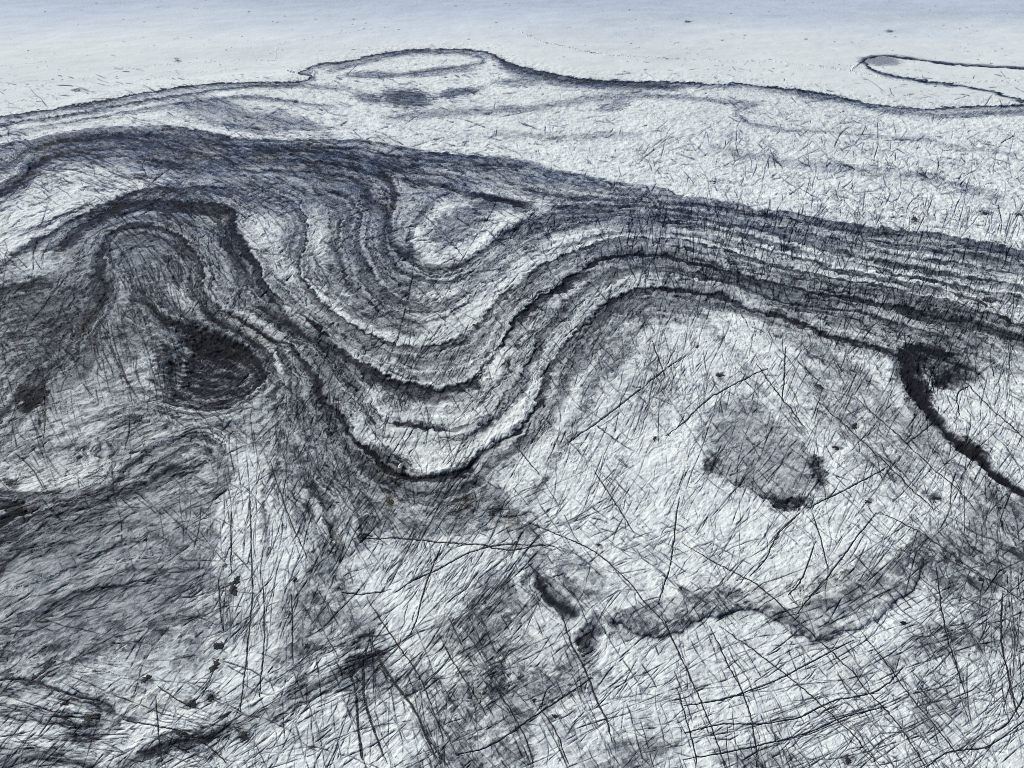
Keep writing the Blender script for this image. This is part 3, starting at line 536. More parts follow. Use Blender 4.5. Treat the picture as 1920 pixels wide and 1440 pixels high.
# control points: u, v, angle A, angle B, share of B, length px, density, darkness, spread deg
CK = np.array([
(60,0,1.9,6,.2,4,0.4,.6,4),(280,0,1.4,6,.2,4,0.4,.6,4),(500,0,1.0,6,.2,4,0.4,.6,4),(720,0,0.5,6,.2,4,0.4,.6,4),(940,0,0.0,6,.2,4,0.4,.6,4),(1160,0,-0.4,6,.2,4,0.4,.6,4),(1380,0,-0.9,6,.2,4,0.4,.6,4),(1600,0,-1.3,6,.2,4,0.4,.6,4),(1820,0,-1.8,6,.2,4,0.4,.6,4),(60,45,1.9,6,.2,4,0.4,.6,4),(280,45,1.4,6,.2,4,0.4,.6,4),(500,45,1.0,6,.2,4,0.4,.6,4),(720,45,0.5,6,.2,4,0.4,.6,4),(940,45,0.0,6,.2,4,0.4,.6,4),(1160,45,-0.4,6,.2,4,0.4,.6,4),(1380,45,-0.9,6,.2,4,0.4,.6,4),(1600,45,-1.3,6,.2,4,0.4,.6,4),(1820,45,-1.8,6,.2,4,0.4,.6,4),(60,85,1.9,6,.2,4,0.7,.65,4),(280,85,1.4,6,.2,4,0.7,.65,4),(500,85,1.0,6,.2,4,0.7,.65,4),(720,85,0.5,6,.2,4,0.7,.65,4),(940,85,0.0,6,.2,4,0.7,.65,4),(1160,85,-0.4,6,.2,4,0.7,.65,4),(1380,85,-0.9,6,.2,4,0.7,.65,4),(1600,85,-1.3,6,.2,4,0.7,.65,4),(1820,85,-1.8,6,.2,4,0.7,.65,4),
 (200,60,2,6,.2,5,.05,.35,4),(900,45,1,6,.2,5,.05,.35,4),(1600,35,-1,4,.2,5,.05,.35,4),(300,105,2,8,.2,6,.15,.5,6),(1000,85,-5,20,.3,5,.4,.4,20),(1500,95,-5,20,.3,5,.5,.4,30),
 (1350,135,-20,30,.5,8,1.6,.5,45),(300,160,-32,-40,.2,18,1.0,.6,8),(450,148,-35,-60,.2,12,.9,.5,10),(800,98,-60,75,.5,11,1.0,.5,15),(560,200,-38,-20,.2,18,1.5,.7,10),(400,210,-25,-40,.3,22,1.8,.7,9),
 (200,215,-12,-40,.4,18,.9,.5,10),(850,160,10,-40,.3,16,1.1,.6,18),(1150,170,15,-50,.4,14,1.0,.55,30),(1450,190,-55,20,.3,16,1.4,.55,25),(1750,175,-50,-25,.4,13,1.4,.5,25),(1750,235,-55,30,.4,20,1.5,.6,35),
 (200,320,-28,-15,.3,30,2.2,.8,8),(400,320,-24,-40,.3,30,2.6,.8,9),(600,330,-20,-35,.3,22,2.4,.8,12),(750,330,-25,10,.2,20,1.8,.7,12),(950,340,-26,-30,.3,24,1.8,.7,9),(800,240,-35,20,.5,18,.8,.5,25),
 (1050,270,28,-45,.4,18,.8,.55,25),(1250,300,32,-50,.4,22,1.2,.6,25),(1500,320,38,-55,.4,24,1.8,.7,30),(1750,320,50,-45,.5,24,2.0,.7,35),(1650,400,60,-50,.5,22,1.8,.7,35),(1250,415,-80,-60,.4,34,2.4,.85,14),(1100,440,-70,60,.5,26,1.4,.7,20),
 (80,420,25,15,.3,34,.9,.65,10),(60,500,-42,20,.4,40,1.0,.75,12),(250,400,-52,30,.3,44,2.4,.9,12),(350,420,-58,-40,.3,40,2.4,.9,12),(450,440,-50,30,.3,32,1.8,.8,15),(520,440,20,-70,.4,20,1.1,.5,30),(100,620,-50,60,.4,46,1.8,.8,16),(60,700,-75,70,.4,50,1.4,.85,14),
 (210,660,-72,-80,.3,56,.8,.9,7),(180,760,-70,20,.5,50,.5,.7,15),(330,500,-62,-75,.4,48,2.4,.85,12),(400,640,-50,60,.4,40,1.6,.8,20),(400,700,-45,20,.5,40,1.0,.7,15),(520,760,-80,70,.4,60,1.6,.85,10),(500,860,-75,60,.5,60,1.6,.85,14),
 (100,860,20,-55,.25,50,.9,.6,7),(300,840,15,-70,.3,50,.8,.6,8),(330,900,28,-40,.2,44,1.3,.75,8),(150,1000,28,10,.3,44,1.3,.75,8),(100,1120,28,15,.3,50,1.2,.65,8),(300,1200,30,5,.3,50,1.1,.6,10),
 (650,420,15,-40,.3,18,1.6,.8,18),(700,520,-30,20,.4,20,1.8,.85,16),(730,600,30,-40,.3,24,1.6,.85,14),(820,430,15,-35,.3,14,1.2,.7,14),(620,560,-30,50,.4,22,1.2,.7,16),(900,600,45,-55,.3,34,.8,.65,10),(850,680,55,-50,.2,26,1.2,.5,12),(1000,480,40,-50,.4,30,1.1,.7,12),
 (570,640,50,-45,.4,20,1.8,.6,10),(500,540,50,-45,.3,20,1.6,.6,12),(760,770,68,-70,.3,44,1.6,.85,14),(880,800,45,60,.3,50,.9,.6,8),(1000,720,52,-40,.2,44,.9,.5,8),(1100,560,55,-60,.3,24,1.2,.6,14),(1250,500,80,-75,.4,30,2.4,.8,12),
 (1450,520,72,-65,.3,30,2.4,.8,14),(1650,540,70,-60,.3,32,2.4,.8,14),(1850,560,70,-40,.4,32,2.2,.8,16),(1500,600,65,-60,.4,34,1.6,.7,18),(1750,630,60,-75,.4,46,1.6,.8,16),(1300,620,-75,70,.5,46,1.2,.65,16),(1400,680,60,-48,.4,60,1.0,.7,12),
 (1180,620,60,-60,.3,36,1.0,.55,14),(1100,750,52,-35,.3,60,.9,.6,9),(1250,800,50,75,.4,60,.8,.65,14),(1050,900,60,-45,.3,60,.9,.6,12),(1420,850,52,-38,.3,80,.9,.6,12),(1600,760,62,-48,.5,80,1.1,.8,10),(1650,880,-45,55,.5,90,1.1,.8,10),
 (1850,780,78,-28,.5,70,1.3,.85,12),(1870,900,-80,60,.5,80,1.3,.85,12),(1250,950,62,-38,.4,60,.7,.65,12),(1450,1000,55,72,.4,90,.8,.8,8),(1600,1060,50,-45,.4,110,.9,.8,8),(1800,1060,-42,75,.5,110,1.8,.9,12),(1890,1100,-85,-45,.4,120,1.8,.9,10),
 (620,900,-55,60,.5,44,1.4,.75,20),(700,960,-50,50,.5,50,1.3,.85,18),(850,950,55,-20,.5,44,1.4,.85,22),(950,1000,25,-50,.5,50,1.0,.7,20),(620,1050,65,-65,.5,60,1.0,.75,12),(480,1060,85,60,.3,90,.9,.8,8),(500,1200,80,60,.5,90,1.0,.8,8),
 (750,1100,52,60,.4,80,1.3,.75,8),(700,1200,-80,55,.3,100,1.4,.9,10),(850,1180,50,-60,.3,70,1.3,.7,12),(1000,1180,45,-60,.3,70,1.0,.7,14),(1150,1120,25,-50,.4,60,1.1,.75,16),(1060,1250,48,-65,.3,80,1.1,.8,10),(1200,1250,-78,35,.5,80,1.0,.85,12),
 (650,1350,-80,40,.4,120,1.6,.9,10),(760,1350,-64,45,.35,130,1.8,.9,8),(900,1350,-60,28,.4,90,1.5,.85,10),(1050,1380,28,-60,.4,100,1.4,.85,10),(1250,1360,18,-68,.4,120,1.5,.85,9),(1400,1300,22,-66,.4,130,1.5,.85,9),(1550,1300,28,-48,.4,150,1.5,.85,8),
 (1450,1220,30,-60,.4,90,1.0,.7,10),(1650,1250,28,-50,.4,110,1.2,.8,10),(1800,1250,45,-75,.4,80,1.2,.75,18),(1850,1380,38,-60,.4,80,1.3,.75,18),(1700,1400,35,-58,.4,100,1.2,.8,12),
 (100,1280,-12,35,.4,60,.8,.8,12),(60,1380,-5,45,.4,60,1.0,.75,14),(250,1350,-20,60,.5,60,1.2,.8,14),(330,1300,-25,50,.4,60,.9,.7,14),(420,1380,32,-60,.3,90,2.4,.9,7),(550,1300,30,-75,.3,90,2.2,.85,8),(560,1400,70,30,.4,90,1.4,.8,8),
], float)
N_CAND = 6500
clus = (wfbm(70.0, 3, 120, .8) * 2.4)
def grow(x, y, ang, length, wig, n=None):
    """a wandering crack as pixel points"""
    n = n or max(5, int(length / 3.0))
    st = length / n
    a = ang + np.cumsum(rng.normal(0, wig, n))
    a += np.repeat(rng.normal(0, .13, n // 4 + 1), 4)[:n]
    px = x + np.cumsum(np.cos(a)) * st; py = y + np.cumsum(np.sin(a)) * st * (0.55 if y < 240 else .8 if y < 420 else 1)
    return px, py
XS, YS, WS = [], [], []
def draw(px, py, wgt, wid_px):
    seg = np.hypot(np.diff(px), np.diff(py)); L = seg.sum()
    if L < 1: return
    n = max(3, int(L / (ST * .7)))
    t = np.r_[0, np.cumsum(seg)]; q = np.linspace(0, L, n)
    x = np.interp(q, t, px); y = np.interp(q, t, py)
    fade = np.minimum(1, np.minimum(q, L - q) / (L * .22) + .15)
    br = .72 + .38 * np.interp(q, np.linspace(0, L, max(3, int(L / 9))), rng.normal(0, 1, max(3, int(L / 9))))
    ww = np.clip(wgt * fade * br, 0, 1.15)
    dx = np.gradient(x); dy = np.gradient(y); m = np.hypot(dx, dy) + 1e-6
    ks = int(np.ceil((wid_px - 1.2) / 1.2)); ks = max(0, ks)
    for k in ((-.4, .4) if 1.2 < wid_px <= 2.1 else range(-ks, ks + 1)):
        o = k * 1.0
        XS.append(x - dy / m * o); YS.append(y + dx / m * o); WS.append(ww * (1 - .25 * abs(k)))
cand = np.stack([rng.uniform(-140, 2060, N_CAND * 6), -50 + 1570 * rng.random(N_CAND * 6) ** 1.12], 1)
made = 0
dens_max = 2.6
for x, y in cand:
    if made >= N_CAND: break
    cx, cy = min(max(x, 0), 1920), min(max(y, 0), 1440)
    d2 = ((CK[:, 0] - cx) ** 2 + ((CK[:, 1] - cy) * (1 + 400.0 / (cy + 80))) ** 2)
    pk = 1 / (d2 + 900) ** 2.2; pk /= pk.sum()
    k = CK[rng.choice(len(CK), p=pk)]
    # long cracks need fewer seeds
    cl = clus[int(np.clip((y - V0) / ST, 0, NV - 1)), int(np.clip((x - U0) / ST, 0, NU - 1))]
    if rng.random() > k[6] / dens_max * min(1.0, 30.0 / k[5]) * 1.2 * np.clip(.8 + 1.3 * cl, .12, 2.2): continue
    a = k[3] if rng.random() < k[4] else k[2]
    a = -math.radians(a + rng.normal(0, k[8]))
    L = k[5] * rng.lognormal(-.15, .6) * (1.35 if y > 150 else 1.0)
    sc = pxm(y) / 2.6
    px, py = grow(x, y, a, L, .045)
    wgt = k[7] * rng.uniform(.45, 1.2)
    hz = 225 < y < 470 and x < 1000
    draw(px, py, wgt * (1.25 if hz else 1), 2.0 if rng.random() < (.5 if hz else .12) else 1.0)
    if rng.random() < .35:                       # a branch
        j = rng.integers(1, len(px) - 1)
        bx, by = grow(px[j], py[j], a + rng.choice([-1, 1]) * rng.uniform(.3, .9), L * .45, .1)
        draw(bx, by, wgt * .8, 1.0)
    made += 1
n2_ = 0
for it in range(17000):
    x = rng.uniform(-140, 2060); y = rng.uniform(250, 1520) if it % 5 else rng.uniform(120, 420)
    cx, cy = min(max(x, 0), 1920), min(max(y, 0), 1440)
    d2 = ((CK[:, 0] - cx) ** 2 + ((CK[:, 1] - cy) * (1 + 400.0 / (cy + 80))) ** 2)
    pk = 1 / (d2 + 600) ** 2.4; pk /= pk.sum()
    k = CK[rng.choice(len(CK), p=pk)]
    cl = clus[int(np.clip((y - V0) / ST, 0, NV - 1)), int(np.clip((x - U0) / ST, 0, NU - 1))]
    if rng.random() > (.62 if y > 430 or x < 950 else .34) * (k[6] / 1.6) ** .6 * min(1, 45 / k[5]) ** .5 * np.clip(.9 + 1.0 * cl, .2, 1.8): continue
    a = -math.radians((k[3] if rng.random() < .45 * (k[4] > 0) else k[2]) + rng.normal(0, min(k[8], 9) * .6 if y > 430 or x < 950 else k[8] * 1.3))
    L = (k[5] * 1.1 + 14 * (y > 430)) * rng.lognormal(0, .55)
    px, py = grow(x, y, a, L, .012, max(6, int(L / 12)))
    lo_ = ss(900, 1200, y)
    draw(px, py, rng.uniform(.35, 1.05) * (1 + .25 * lo_), 2.0 if rng.random() < .22 + .2 * lo_ else 1.0)
    n2_ += 1
log('cracks %d + %d' % (made, n2_))
splat(np.concatenate(XS), np.concatenate(YS), np.concatenate(WS))
XS, YS, WS = [], [], []

# surveyed long crevasses: points, width px, description
CREV = [
 ([(1280,1017),(1310,1037),(1350,1060),(1423,1100),(1487,1157),(1540,1203),(1597,1253),(1627,1290),(1680,1350),(1710,1397),(1737,1437),(1760,1480)],2.4,'longest crack of all, running diagonally from the white centre to the bottom right'),
 ([(1347,1173),(1420,1223),(1480,1267),(1527,1307),(1593,1370),(1653,1437)],2.0,'straight diagonal crack starting at the scalloped grey band and reaching the bottom edge'),
 ([(1610,1180),(1653,1233),(1713,1313),(1747,1353),(1783,1397),(1810,1433)],1.8,'fine straight crack right of the longest one, ending at the bottom edge'),
 ([(1523,960),(1537,1000),(1553,1067)],1.8,'short steep crack on the white ice under the grey teardrop patch'),
 ([(1530,1013),(1503,1087),(1477,1117)],2.4,'short bent crack leaning left, below the grey teardrop patch'),
 ([(1643,960),(1593,1027),(1553,1080),(1527,1110),(1493,1153)],2.0,'long slanting crack ending at the scalloped grey band'),
 ([(1500,960),(1457,1003),(1437,1047),(1407,1080)],2.4,'dark slanting crack just under the black fringe of the teardrop patch'),
 ([(1753,1057),(1773,1183),(1793,1243),(1803,1280)],1.8,'thin steep crack below the cracked grey stain at right'),
 ([(1650,960),(1727,1000),(1780,1037),(1847,1083),(1890,1107),(1930,1140)],2.2,'crack sloping down to the right photo edge through the grey stain'),
 ([(1880,1107),(1877,1193),(1893,1273),(1910,1343)],2.8,'nearly upright dark crack close to the right photo edge'),
 ([(1737,1437),(1780,1407),(1845,1400),(1873,1387),(1920,1353),(1960,1330)],2.6,'thick crack climbing to the right out of the bottom right corner'),
 ([(1280,1323),(1363,1307),(1460,1273),(1520,1243),(1600,1200)],1.9,'uppermost of three long low cracks rising right at lower right'),
 ([(1280,1373),(1347,1360),(1480,1350),(1563,1313),(1647,1293),(1697,1247)],2.2,'middle one of three long low cracks rising right at lower right'),
 ([(1280,1423),(1380,1407),(1513,1373),(1580,1343),(1663,1323)],2.0,'lowest of three long low cracks rising right at lower right'),
 ([(1240,1150),(1280,1237),(1300,1280),(1323,1330),(1343,1380),(1360,1437)],2.2,'steep crack leaving the left end of the scalloped band for the bottom edge'),
 ([(1330,1173),(1357,1227),(1393,1293),(1410,1350),(1423,1420)],2.0,'steep crack parallel to its left neighbour below the scalloped band'),
 ([(1270,1290),(1300,1393),(1307,1437)],2.0,'short steep crack at the bottom edge right of centre'),
 ([(1053,1147),(1073,1207),(1097,1250),(1120,1313),(1137,1347),(1147,1393)],2.8,'dark straight crack dropping from the ragged black smear in the centre'),
 ([(687,1120),(710,1157),(757,1227),(793,1287),(817,1350)],1.9,'thin straight diagonal crack left of the cloudy grey stain'),
 ([(693,1200),(720,1253),(753,1300),(783,1343),(807,1400),(827,1437)],4.2,'widest crack low in the left centre, black and frayed'),
 ([(693,1200),(683,1253),(687,1320),(710,1393),(727,1437)],3.2,'dark crack splitting down and left from the widest one'),
 ([(650,1240),(667,1303),(673,1367),(683,1437)],3.0,'upright dark crack next to the climbing ash band'),
 ([(830,1207),(860,1260),(887,1300),(913,1347)],2.6,'frayed crack through the left side of the cloudy grey stain'),
 ([(930,1290),(940,1307),(967,1353),(990,1400),(1000,1440)],2.4,'dark crack under the cloudy grey stain'),
 ([(1275,930),(1270,960),(1257,1060),(1233,1133)],1.9,'thin upright crack crossing the white ice right of centre'),
 ([(993,980),(1107,1027),(1173,1083),(1207,1127),(1240,1163),(1280,1233)],2.0,'long bowed crack from the centre down to the scalloped band'),
 ([(660,1010),(757,1008),(827,1015),(900,1020),(960,1030),(1030,1020),(1060,1040)],2.4,'almost level crack across the middle with a dark knot in it'),
 ([(740,1110),(780,1085),(827,1063),(870,1040),(907,1027),(947,1020),(1000,1022)],1.9,'arched crack under the almost level one'),
 ([(857,1420),(927,1397),(993,1353),(1057,1307),(1110,1270)],2.2,'curved crack rising right below the cloudy grey stain'),
 ([(640,1110),(687,1112),(720,1108)],2.4,'tiny level crack with a dark star where cracks meet'),
 ([(827,1020),(800,1093),(783,1160),(767,1193)],2.0,'steep crack hanging from the dark knot of the level crack'),
 ([(1010,1327),(1040,1370),(1067,1437)],2.0,'short crack at the bottom edge in the middle'),
 ([(469,930),(470,960),(472,1093),(465,1193),(457,1280),(450,1337)],2.4,'long upright straight crack on the pale lower left ice'),
 ([(493,1087),(497,1193),(487,1310)],2.0,'upright crack to the right of the long straight one'),
 ([(433,960),(434,1075)],1.8,'short upright crack above the dark pits at lower left'),
 ([(410,1085),(417,1180)],1.8,'short upright crack left of the dark pits'),
 ([(505,860),(537,960),(567,1027),(577,1053)],1.8,'slanting crack above the pale lower left ice'),
 ([(547,1115),(550,1250)],1.8,'thin upright crack in the grey strip at lower left centre'),
 ([(-60,1290),(20,1273),(67,1280),(133,1303),(187,1313)],2.8,'dark wavering crack in the left bottom ice'),
 ([(60,1278),(80,1262),(105,1240)],3.2,'stubby dark spur rising from the wavering crack'),
 ([(230,1350),(273,1360),(333,1373),(383,1397),(430,1437)],2.6,'dark crack crossing the climbing ash band at the bottom'),
 ([(293,1307),(300,1377),(306,1440)],2.0,'upright crack at the bottom left between ash bands'),
 ([(295,1287),(327,1310),(360,1328)],1.8,'short crack leading to the dark pit at lower left'),
 ([(1417,680),(1467,743),(1513,800)],2.2,'crack sloping right above the grey teardrop patch'),
 ([(1527,740),(1600,807),(1667,873),(1713,920),(1760,960)],2.4,'straight crack sloping right between the teardrop patch and the black streak'),
 ([(1603,740),(1667,797),(1740,867),(1800,920),(1827,957)],2.0,'long straight crack alongside the black streak'),
 ([(1250,815),(1280,793),(1330,747),(1400,707),(1440,690)],2.2,'curved crack rising right over the top of the teardrop patch'),
 ([(1790,700),(1847,753),(1900,803),(1940,840)],2.2,'crack running from the blotchy patch to the right photo edge'),
 ([(1473,647),(1470,713),(1467,745)],2.2,'short upright crack on the white ice at right'),
 ([(1667,873),(1600,910),(1513,953)],2.2,'crack reaching left toward the black fringe'),
 ([(1223,640),(1247,707)],2.6,'lone short steep crack on the white ice right of the folds'),
 ([(960,827),(1013,890)],1.8,'lone fine crack right beside the black fold bottom'),
 ([(1053,840),(1160,763),(1280,667)],1.7,'faint long crack rising right from the folds'),
 ([(1113,880),(1163,953),(1190,1000)],1.7,'faint crack sloping right in the white centre'),
 ([(187,608),(193,655),(208,690),(212,705)],2.6,'steep black crack left of the dark bowl'),
 ([(208,608),(220,660),(238,720)],2.4,'long steep black crack nearest the dark bowl'),
 ([(176,645),(182,675),(190,695)],2.4,'short steep black crack, second left of the dark bowl'),
 ([(30,850),(60,880),(82,918)],2.6,'dark double crack on the pale oval at far left'),
 ([(82,725),(84,780),(82,825)],2.6,'upright crack beside the brown ash pocket'),
 ([(790,400),(845,450),(880,500)],1.2,'hair thin crack over the grey island in the white loop'),
 ([(1865,1370),(1890,1355),(1925,1300)],1.6,'thin crack close to the bottom right corner'),
 ([(1800,780),(1795,740),(1815,725)],2.6,'dark crack hanging from the blotchy patch'),
 ([(1760,760),(1750,790),(1700,830)],1.9,'thin crack under the blotchy patch'),
 ([(1876,270),(1905,255)],2.4,'short crack on the far ice at right edge'),
]
crev_paths = []
for pts, wd, lab in CREV:
    P = spline(pts, 6.0)
    n = len(P)
    j = np.cumsum(rng.normal(0, .28, (n, 2)), axis=0); j -= np.linspace(0, 1, n)[:, None] * j[-1]
    j += rng.normal(0, .35, (n, 2))
    P = P + j
    crev_paths.append(P)
    draw(P[:, 0], P[:, 1], .85, wd * .8)
    # side splinters
    for k in range(int(n / 5)):
        i = rng.integers(1, n - 1); dxy = P[min(i + 1, n - 1)] - P[i - 1]
        a = math.atan2(dxy[1], dxy[0]) + rng.choice([-1, 1]) * rng.uniform(.15, .6) + rng.choice([0, math.pi])
        bx, by = grow(P[i, 0], P[i, 1], a, rng.uniform(12, 46), .08)
        draw(bx, by, rng.uniform(.3, .8), 1.0)
major = np.zeros((NV, NU), f32)
splat(np.concatenate(XS), np.concatenate(YS), np.concatenate(WS), major)
crk = np.clip(crk, 0, 1.2)
log('crevasses')

# dirt gathers beside cracks: blur
def blur(A, n=2):
    for _ in range(n):
        A = (np.roll(A, 1, 0) + np.roll(A, -1, 0) + 2 * A) * .25
        A = (np.roll(A, 1, 1) + np.roll(A, -1, 1) + 2 * A) * .25
    return A
halo = blur(np.maximum(crk, major), 4)

# ------------------------------------------------------------------ dusting texture of the ice
tex_amt = (1 - clean) * (.55 + .45 * near)
# grooves: dark squiggles where the ridge noise crosses its low values
gro = np.exp(-((ridge + .9) / .42) ** 2)
gro2 = np.exp(-((grain + .8) / .5) ** 2)
speck = ss(.9, 2.4, -grain) 
ash0 = ash.copy()
fine = rng.random((NV, NU)).astype(f32) - .5
ac = np.clip(ash0, .012, .975)
lg = np.log(ac / (1 - ac)).astype(f32)
plate_n = wfbm(11.0, 4, 130, .62) + .035 * ridge + .03 * streak
plate = ss(-.03, .03, plate_n)                           # crisp edged dirty / clean patches
plate2 = ss(-.02, .02, wfbm(4.5, 3, 134, .6) + .05 * scrib - .06)
hatch = ss(520, 380, V)
calm = np.ones_like(ash0); sl_, r_ = ellipse(200, 1060, 240, 130, 20); calm[sl_] = 1 - .45 * (1 - ss(.6, 1.2, r_))
sl_, r_ = ellipse(1420, 845, 105, 75, -35); calm[sl_] *= 1 - .4 * (1 - ss(.7, 1.1, r_))
swirl = np.zeros_like(ash0); sl_, r_ = ellipse(395, 680, 150, 95, 12); swirl[sl_] = 1 - ss(.7, 1.3, r_)
pr = ss(-.9, .6, wfbm(14.0, 3, 96, .7) * 2.2 + .5 * ridge)
lines = np.exp(-(scrib / .13) ** 2) * pr                 # thin wandering dark grooves
rough = .35 + .85 * ss(-.22, .22, wfbm(38.0, 3, 150, .6))     # smooth sheets and broken ground
grit = wfbm(1.6, 2, 140, .8) * rough
lines = lines * rough
layl = np.exp(-(layer / .09) ** 2)                       # thin dark layers
lg += tex_amt * ((.10 + .55 * hatch) * grain + (.10 + .7 * swirl) * streak * (ash0 > .1) + .03 * ridge + .7 * jag + .85 * fine + .95 * grit
                 + (.8 * (plate - .45) + .55 * (plate2 - .5) * (ash0 > .10)) * (1 - .65 * lay_w)
                 + lay_w * (1.3 * layer + 2.3 * layl * (.55 + .45 * plate))) * calm * (1 - .35 * bare)
lg = np.where(clean > .9, lg + .5 * fine, lg)
ash = 1 / (1 + np.exp(-lg))
ash += tex_amt * .30 * lines
ash += .30 * halo * (1 - clean * .85)
ash = np.clip(ash, 0, 1)
ash = 1 - (1 - ash) * (1 - np.clip(.86 * crk, 0, .96)) * (1 - np.clip(.8 * major, 0, .95))
ash = np.clip(ash, 0, 1).astype(f32)

# ------------------------------------------------------------------ relief in metres
hs = 1.0 / PM                                  # metres per px across
cellm = ST * hs
Z = (wfbm(260.0, 2, 80) * 3.0 + wfbm(60.0, 3, 84) * 1.3).astype(f32)
Z += (1 - clean * .92) * (ridge * .035 + grit * .24 + plate * .20 + plate2 * .14 - lines * .30 - lay_w * (layer * .3 + layl * .25) + grain * .02 + wfbm(9.0, 3, 88, .6) * .9) * np.clip(3.0 / PM, .75, 1.6)
Z += step_h * 2.4
sl, r = ellipse(395, 690, 120, 80, 10)
Z[sl] -= 9.0 * (1 - ss(0, 1.25, r))
Z -= np.minimum(crk * .55 + major * 1.3, 1.6) * np.clip(3.0 / PM, .8, 2.0) * (1 - .6 * clean)
Z -= ss(.5, 1.0, blur(ash0.astype(f32), 3)) * .8
log('relief')

# ------------------------------------------------------------------ materials
def nodes(name):
    m = bpy.data.materials.new(name); m.use_nodes = True
    return m, m.node_tree, m.node_tree.nodes['Principled BSDF']
def attr(nt, n):
    a = nt.nodes.new('ShaderNodeAttribute'); a.attribute_name = n; return a
def ice_material(name, ash_layer=False):
    m, nt, b = nodes(name)
    a = attr(nt, 'ash'); br = attr(nt, 'brown'); bl = attr(nt, 'blue')
    geo = nt.nodes.new('ShaderNodeNewGeometry')
    no = nt.nodes.new('ShaderNodeTexNoise'); no.inputs['Scale'].default_value = 2.3; no.inputs['Detail'].default_value = 5
    nt.links.new(geo.outputs['Position'], no.inputs['Vector'])
    mm = nt.nodes.new('ShaderNodeMath'); mm.operation = 'MULTIPLY_ADD'
    mm.inputs[1].default_value = .22; mm.inputs[2].default_value = -.11
    nt.links.new(no.outputs[0], mm.inputs[0])
    ad = nt.nodes.new('ShaderNodeMath'); ad.operation = 'ADD'; ad.use_clamp = True
    nt.links.new(a.outputs['Fac'], ad.inputs[0]); nt.links.new(mm.outputs[0], ad.inputs[1])
    r = nt.nodes.new('ShaderNodeValToRGB')
    cr = r.color_ramp; cr.interpolation = 'LINEAR'
    cr.elements[0].position = 0; cr.elements[0].color = (.85, .90, .875, 1)
    cr.elements[1].position = 1; cr.elements[1].color = (.011, .0125, .015, 1)
    for p, c in ((.15, (.69, .735, .725, 1)), (.35, (.415, .442, .447, 1)), (.55, (.215, .232, .243, 1)), (.75, (.078, .085, .091, 1)), (.9, (.024, .027, .032, 1))):
        e = cr.elements.new(p); e.color = c
    nt.links.new(ad.outputs[0], r.inputs[0])
    mx = nt.nodes.new('ShaderNodeMixRGB'); mx.blend_type = 'MULTIPLY'; mx.inputs[2].default_value = (1.0, .86, .66, 1)
    nt.links.new(br.outputs['Fac'], mx.inputs[0]); nt.links.new(r.outputs[0], mx.inputs[1])
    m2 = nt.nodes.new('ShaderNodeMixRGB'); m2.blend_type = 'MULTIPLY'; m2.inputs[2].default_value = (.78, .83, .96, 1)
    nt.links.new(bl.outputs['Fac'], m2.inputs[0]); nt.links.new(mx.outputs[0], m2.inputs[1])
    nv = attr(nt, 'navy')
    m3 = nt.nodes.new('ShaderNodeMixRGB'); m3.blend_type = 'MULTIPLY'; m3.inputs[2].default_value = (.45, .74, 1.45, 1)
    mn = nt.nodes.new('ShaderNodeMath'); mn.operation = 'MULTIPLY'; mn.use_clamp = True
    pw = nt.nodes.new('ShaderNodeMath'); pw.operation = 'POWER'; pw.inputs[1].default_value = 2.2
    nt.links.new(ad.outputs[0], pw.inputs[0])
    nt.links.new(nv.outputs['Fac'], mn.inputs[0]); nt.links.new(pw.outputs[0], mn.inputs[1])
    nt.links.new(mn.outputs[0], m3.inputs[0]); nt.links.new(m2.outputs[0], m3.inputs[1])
    nt.links.new(m3.outputs[0], b.inputs['Base Color'])
    b.inputs['Roughness'].default_value = .9
    b.inputs['Specular IOR Level'].default_value = .06
    bp = nt.nodes.new('ShaderNodeBump'); bp.inputs['Strength'].default_value = .35; bp.inputs['Distance'].default_value = .25
    nt.links.new(no.outputs[0], bp.inputs['Height']); nt.links.new(bp.outputs[0], b.inputs['Normal'])
    return m
MAT = ice_material('glacier_ice')
MAT_A = ice_material('ash_layer')
def plain(name, c, rough=.8, scale=3.0, bump=.6):
    m, nt, b = nodes(name)
    geo = nt.nodes.new('ShaderNodeNewGeometry')
    no = nt.nodes.new('ShaderNodeTexNoise'); no.inputs['Scale'].default_value = scale; no.inputs['Detail'].default_value = 6
    nt.links.new(geo.outputs['Position'], no.inputs['Vector'])
    r = nt.nodes.new('ShaderNodeValToRGB')
    r.color_ramp.elements[0].position = .3; r.color_ramp.elements[0].color = tuple(x * .55 for x in c) + (1,)
    r.color_ramp.elements[1].position = .7; r.color_ramp.elements[1].color = tuple(min(1, x * 1.35) for x in c) + (1,)
    nt.links.new(no.outputs[0], r.inputs[0]); nt.links.new(r.outputs[0], b.inputs['Base Color'])
    b.inputs['Roughness'].default_value = rough
    bp = nt.nodes.new('ShaderNodeBump'); bp.inputs['Strength'].default_value = bump; bp.inputs['Distance'].default_value = .3
    nt.links.new(no.outputs[0], bp.inputs['Height']); nt.links.new(bp.outputs[0], b.inputs['Normal'])
    return m
M_ASH = plain('wet_ash', (.012, .013, .018))
M_DIRT = plain('brown_ash', (.028, .024, .018))
M_BLOCK = plain('clean_ice', (.62, .60, .53), .5)

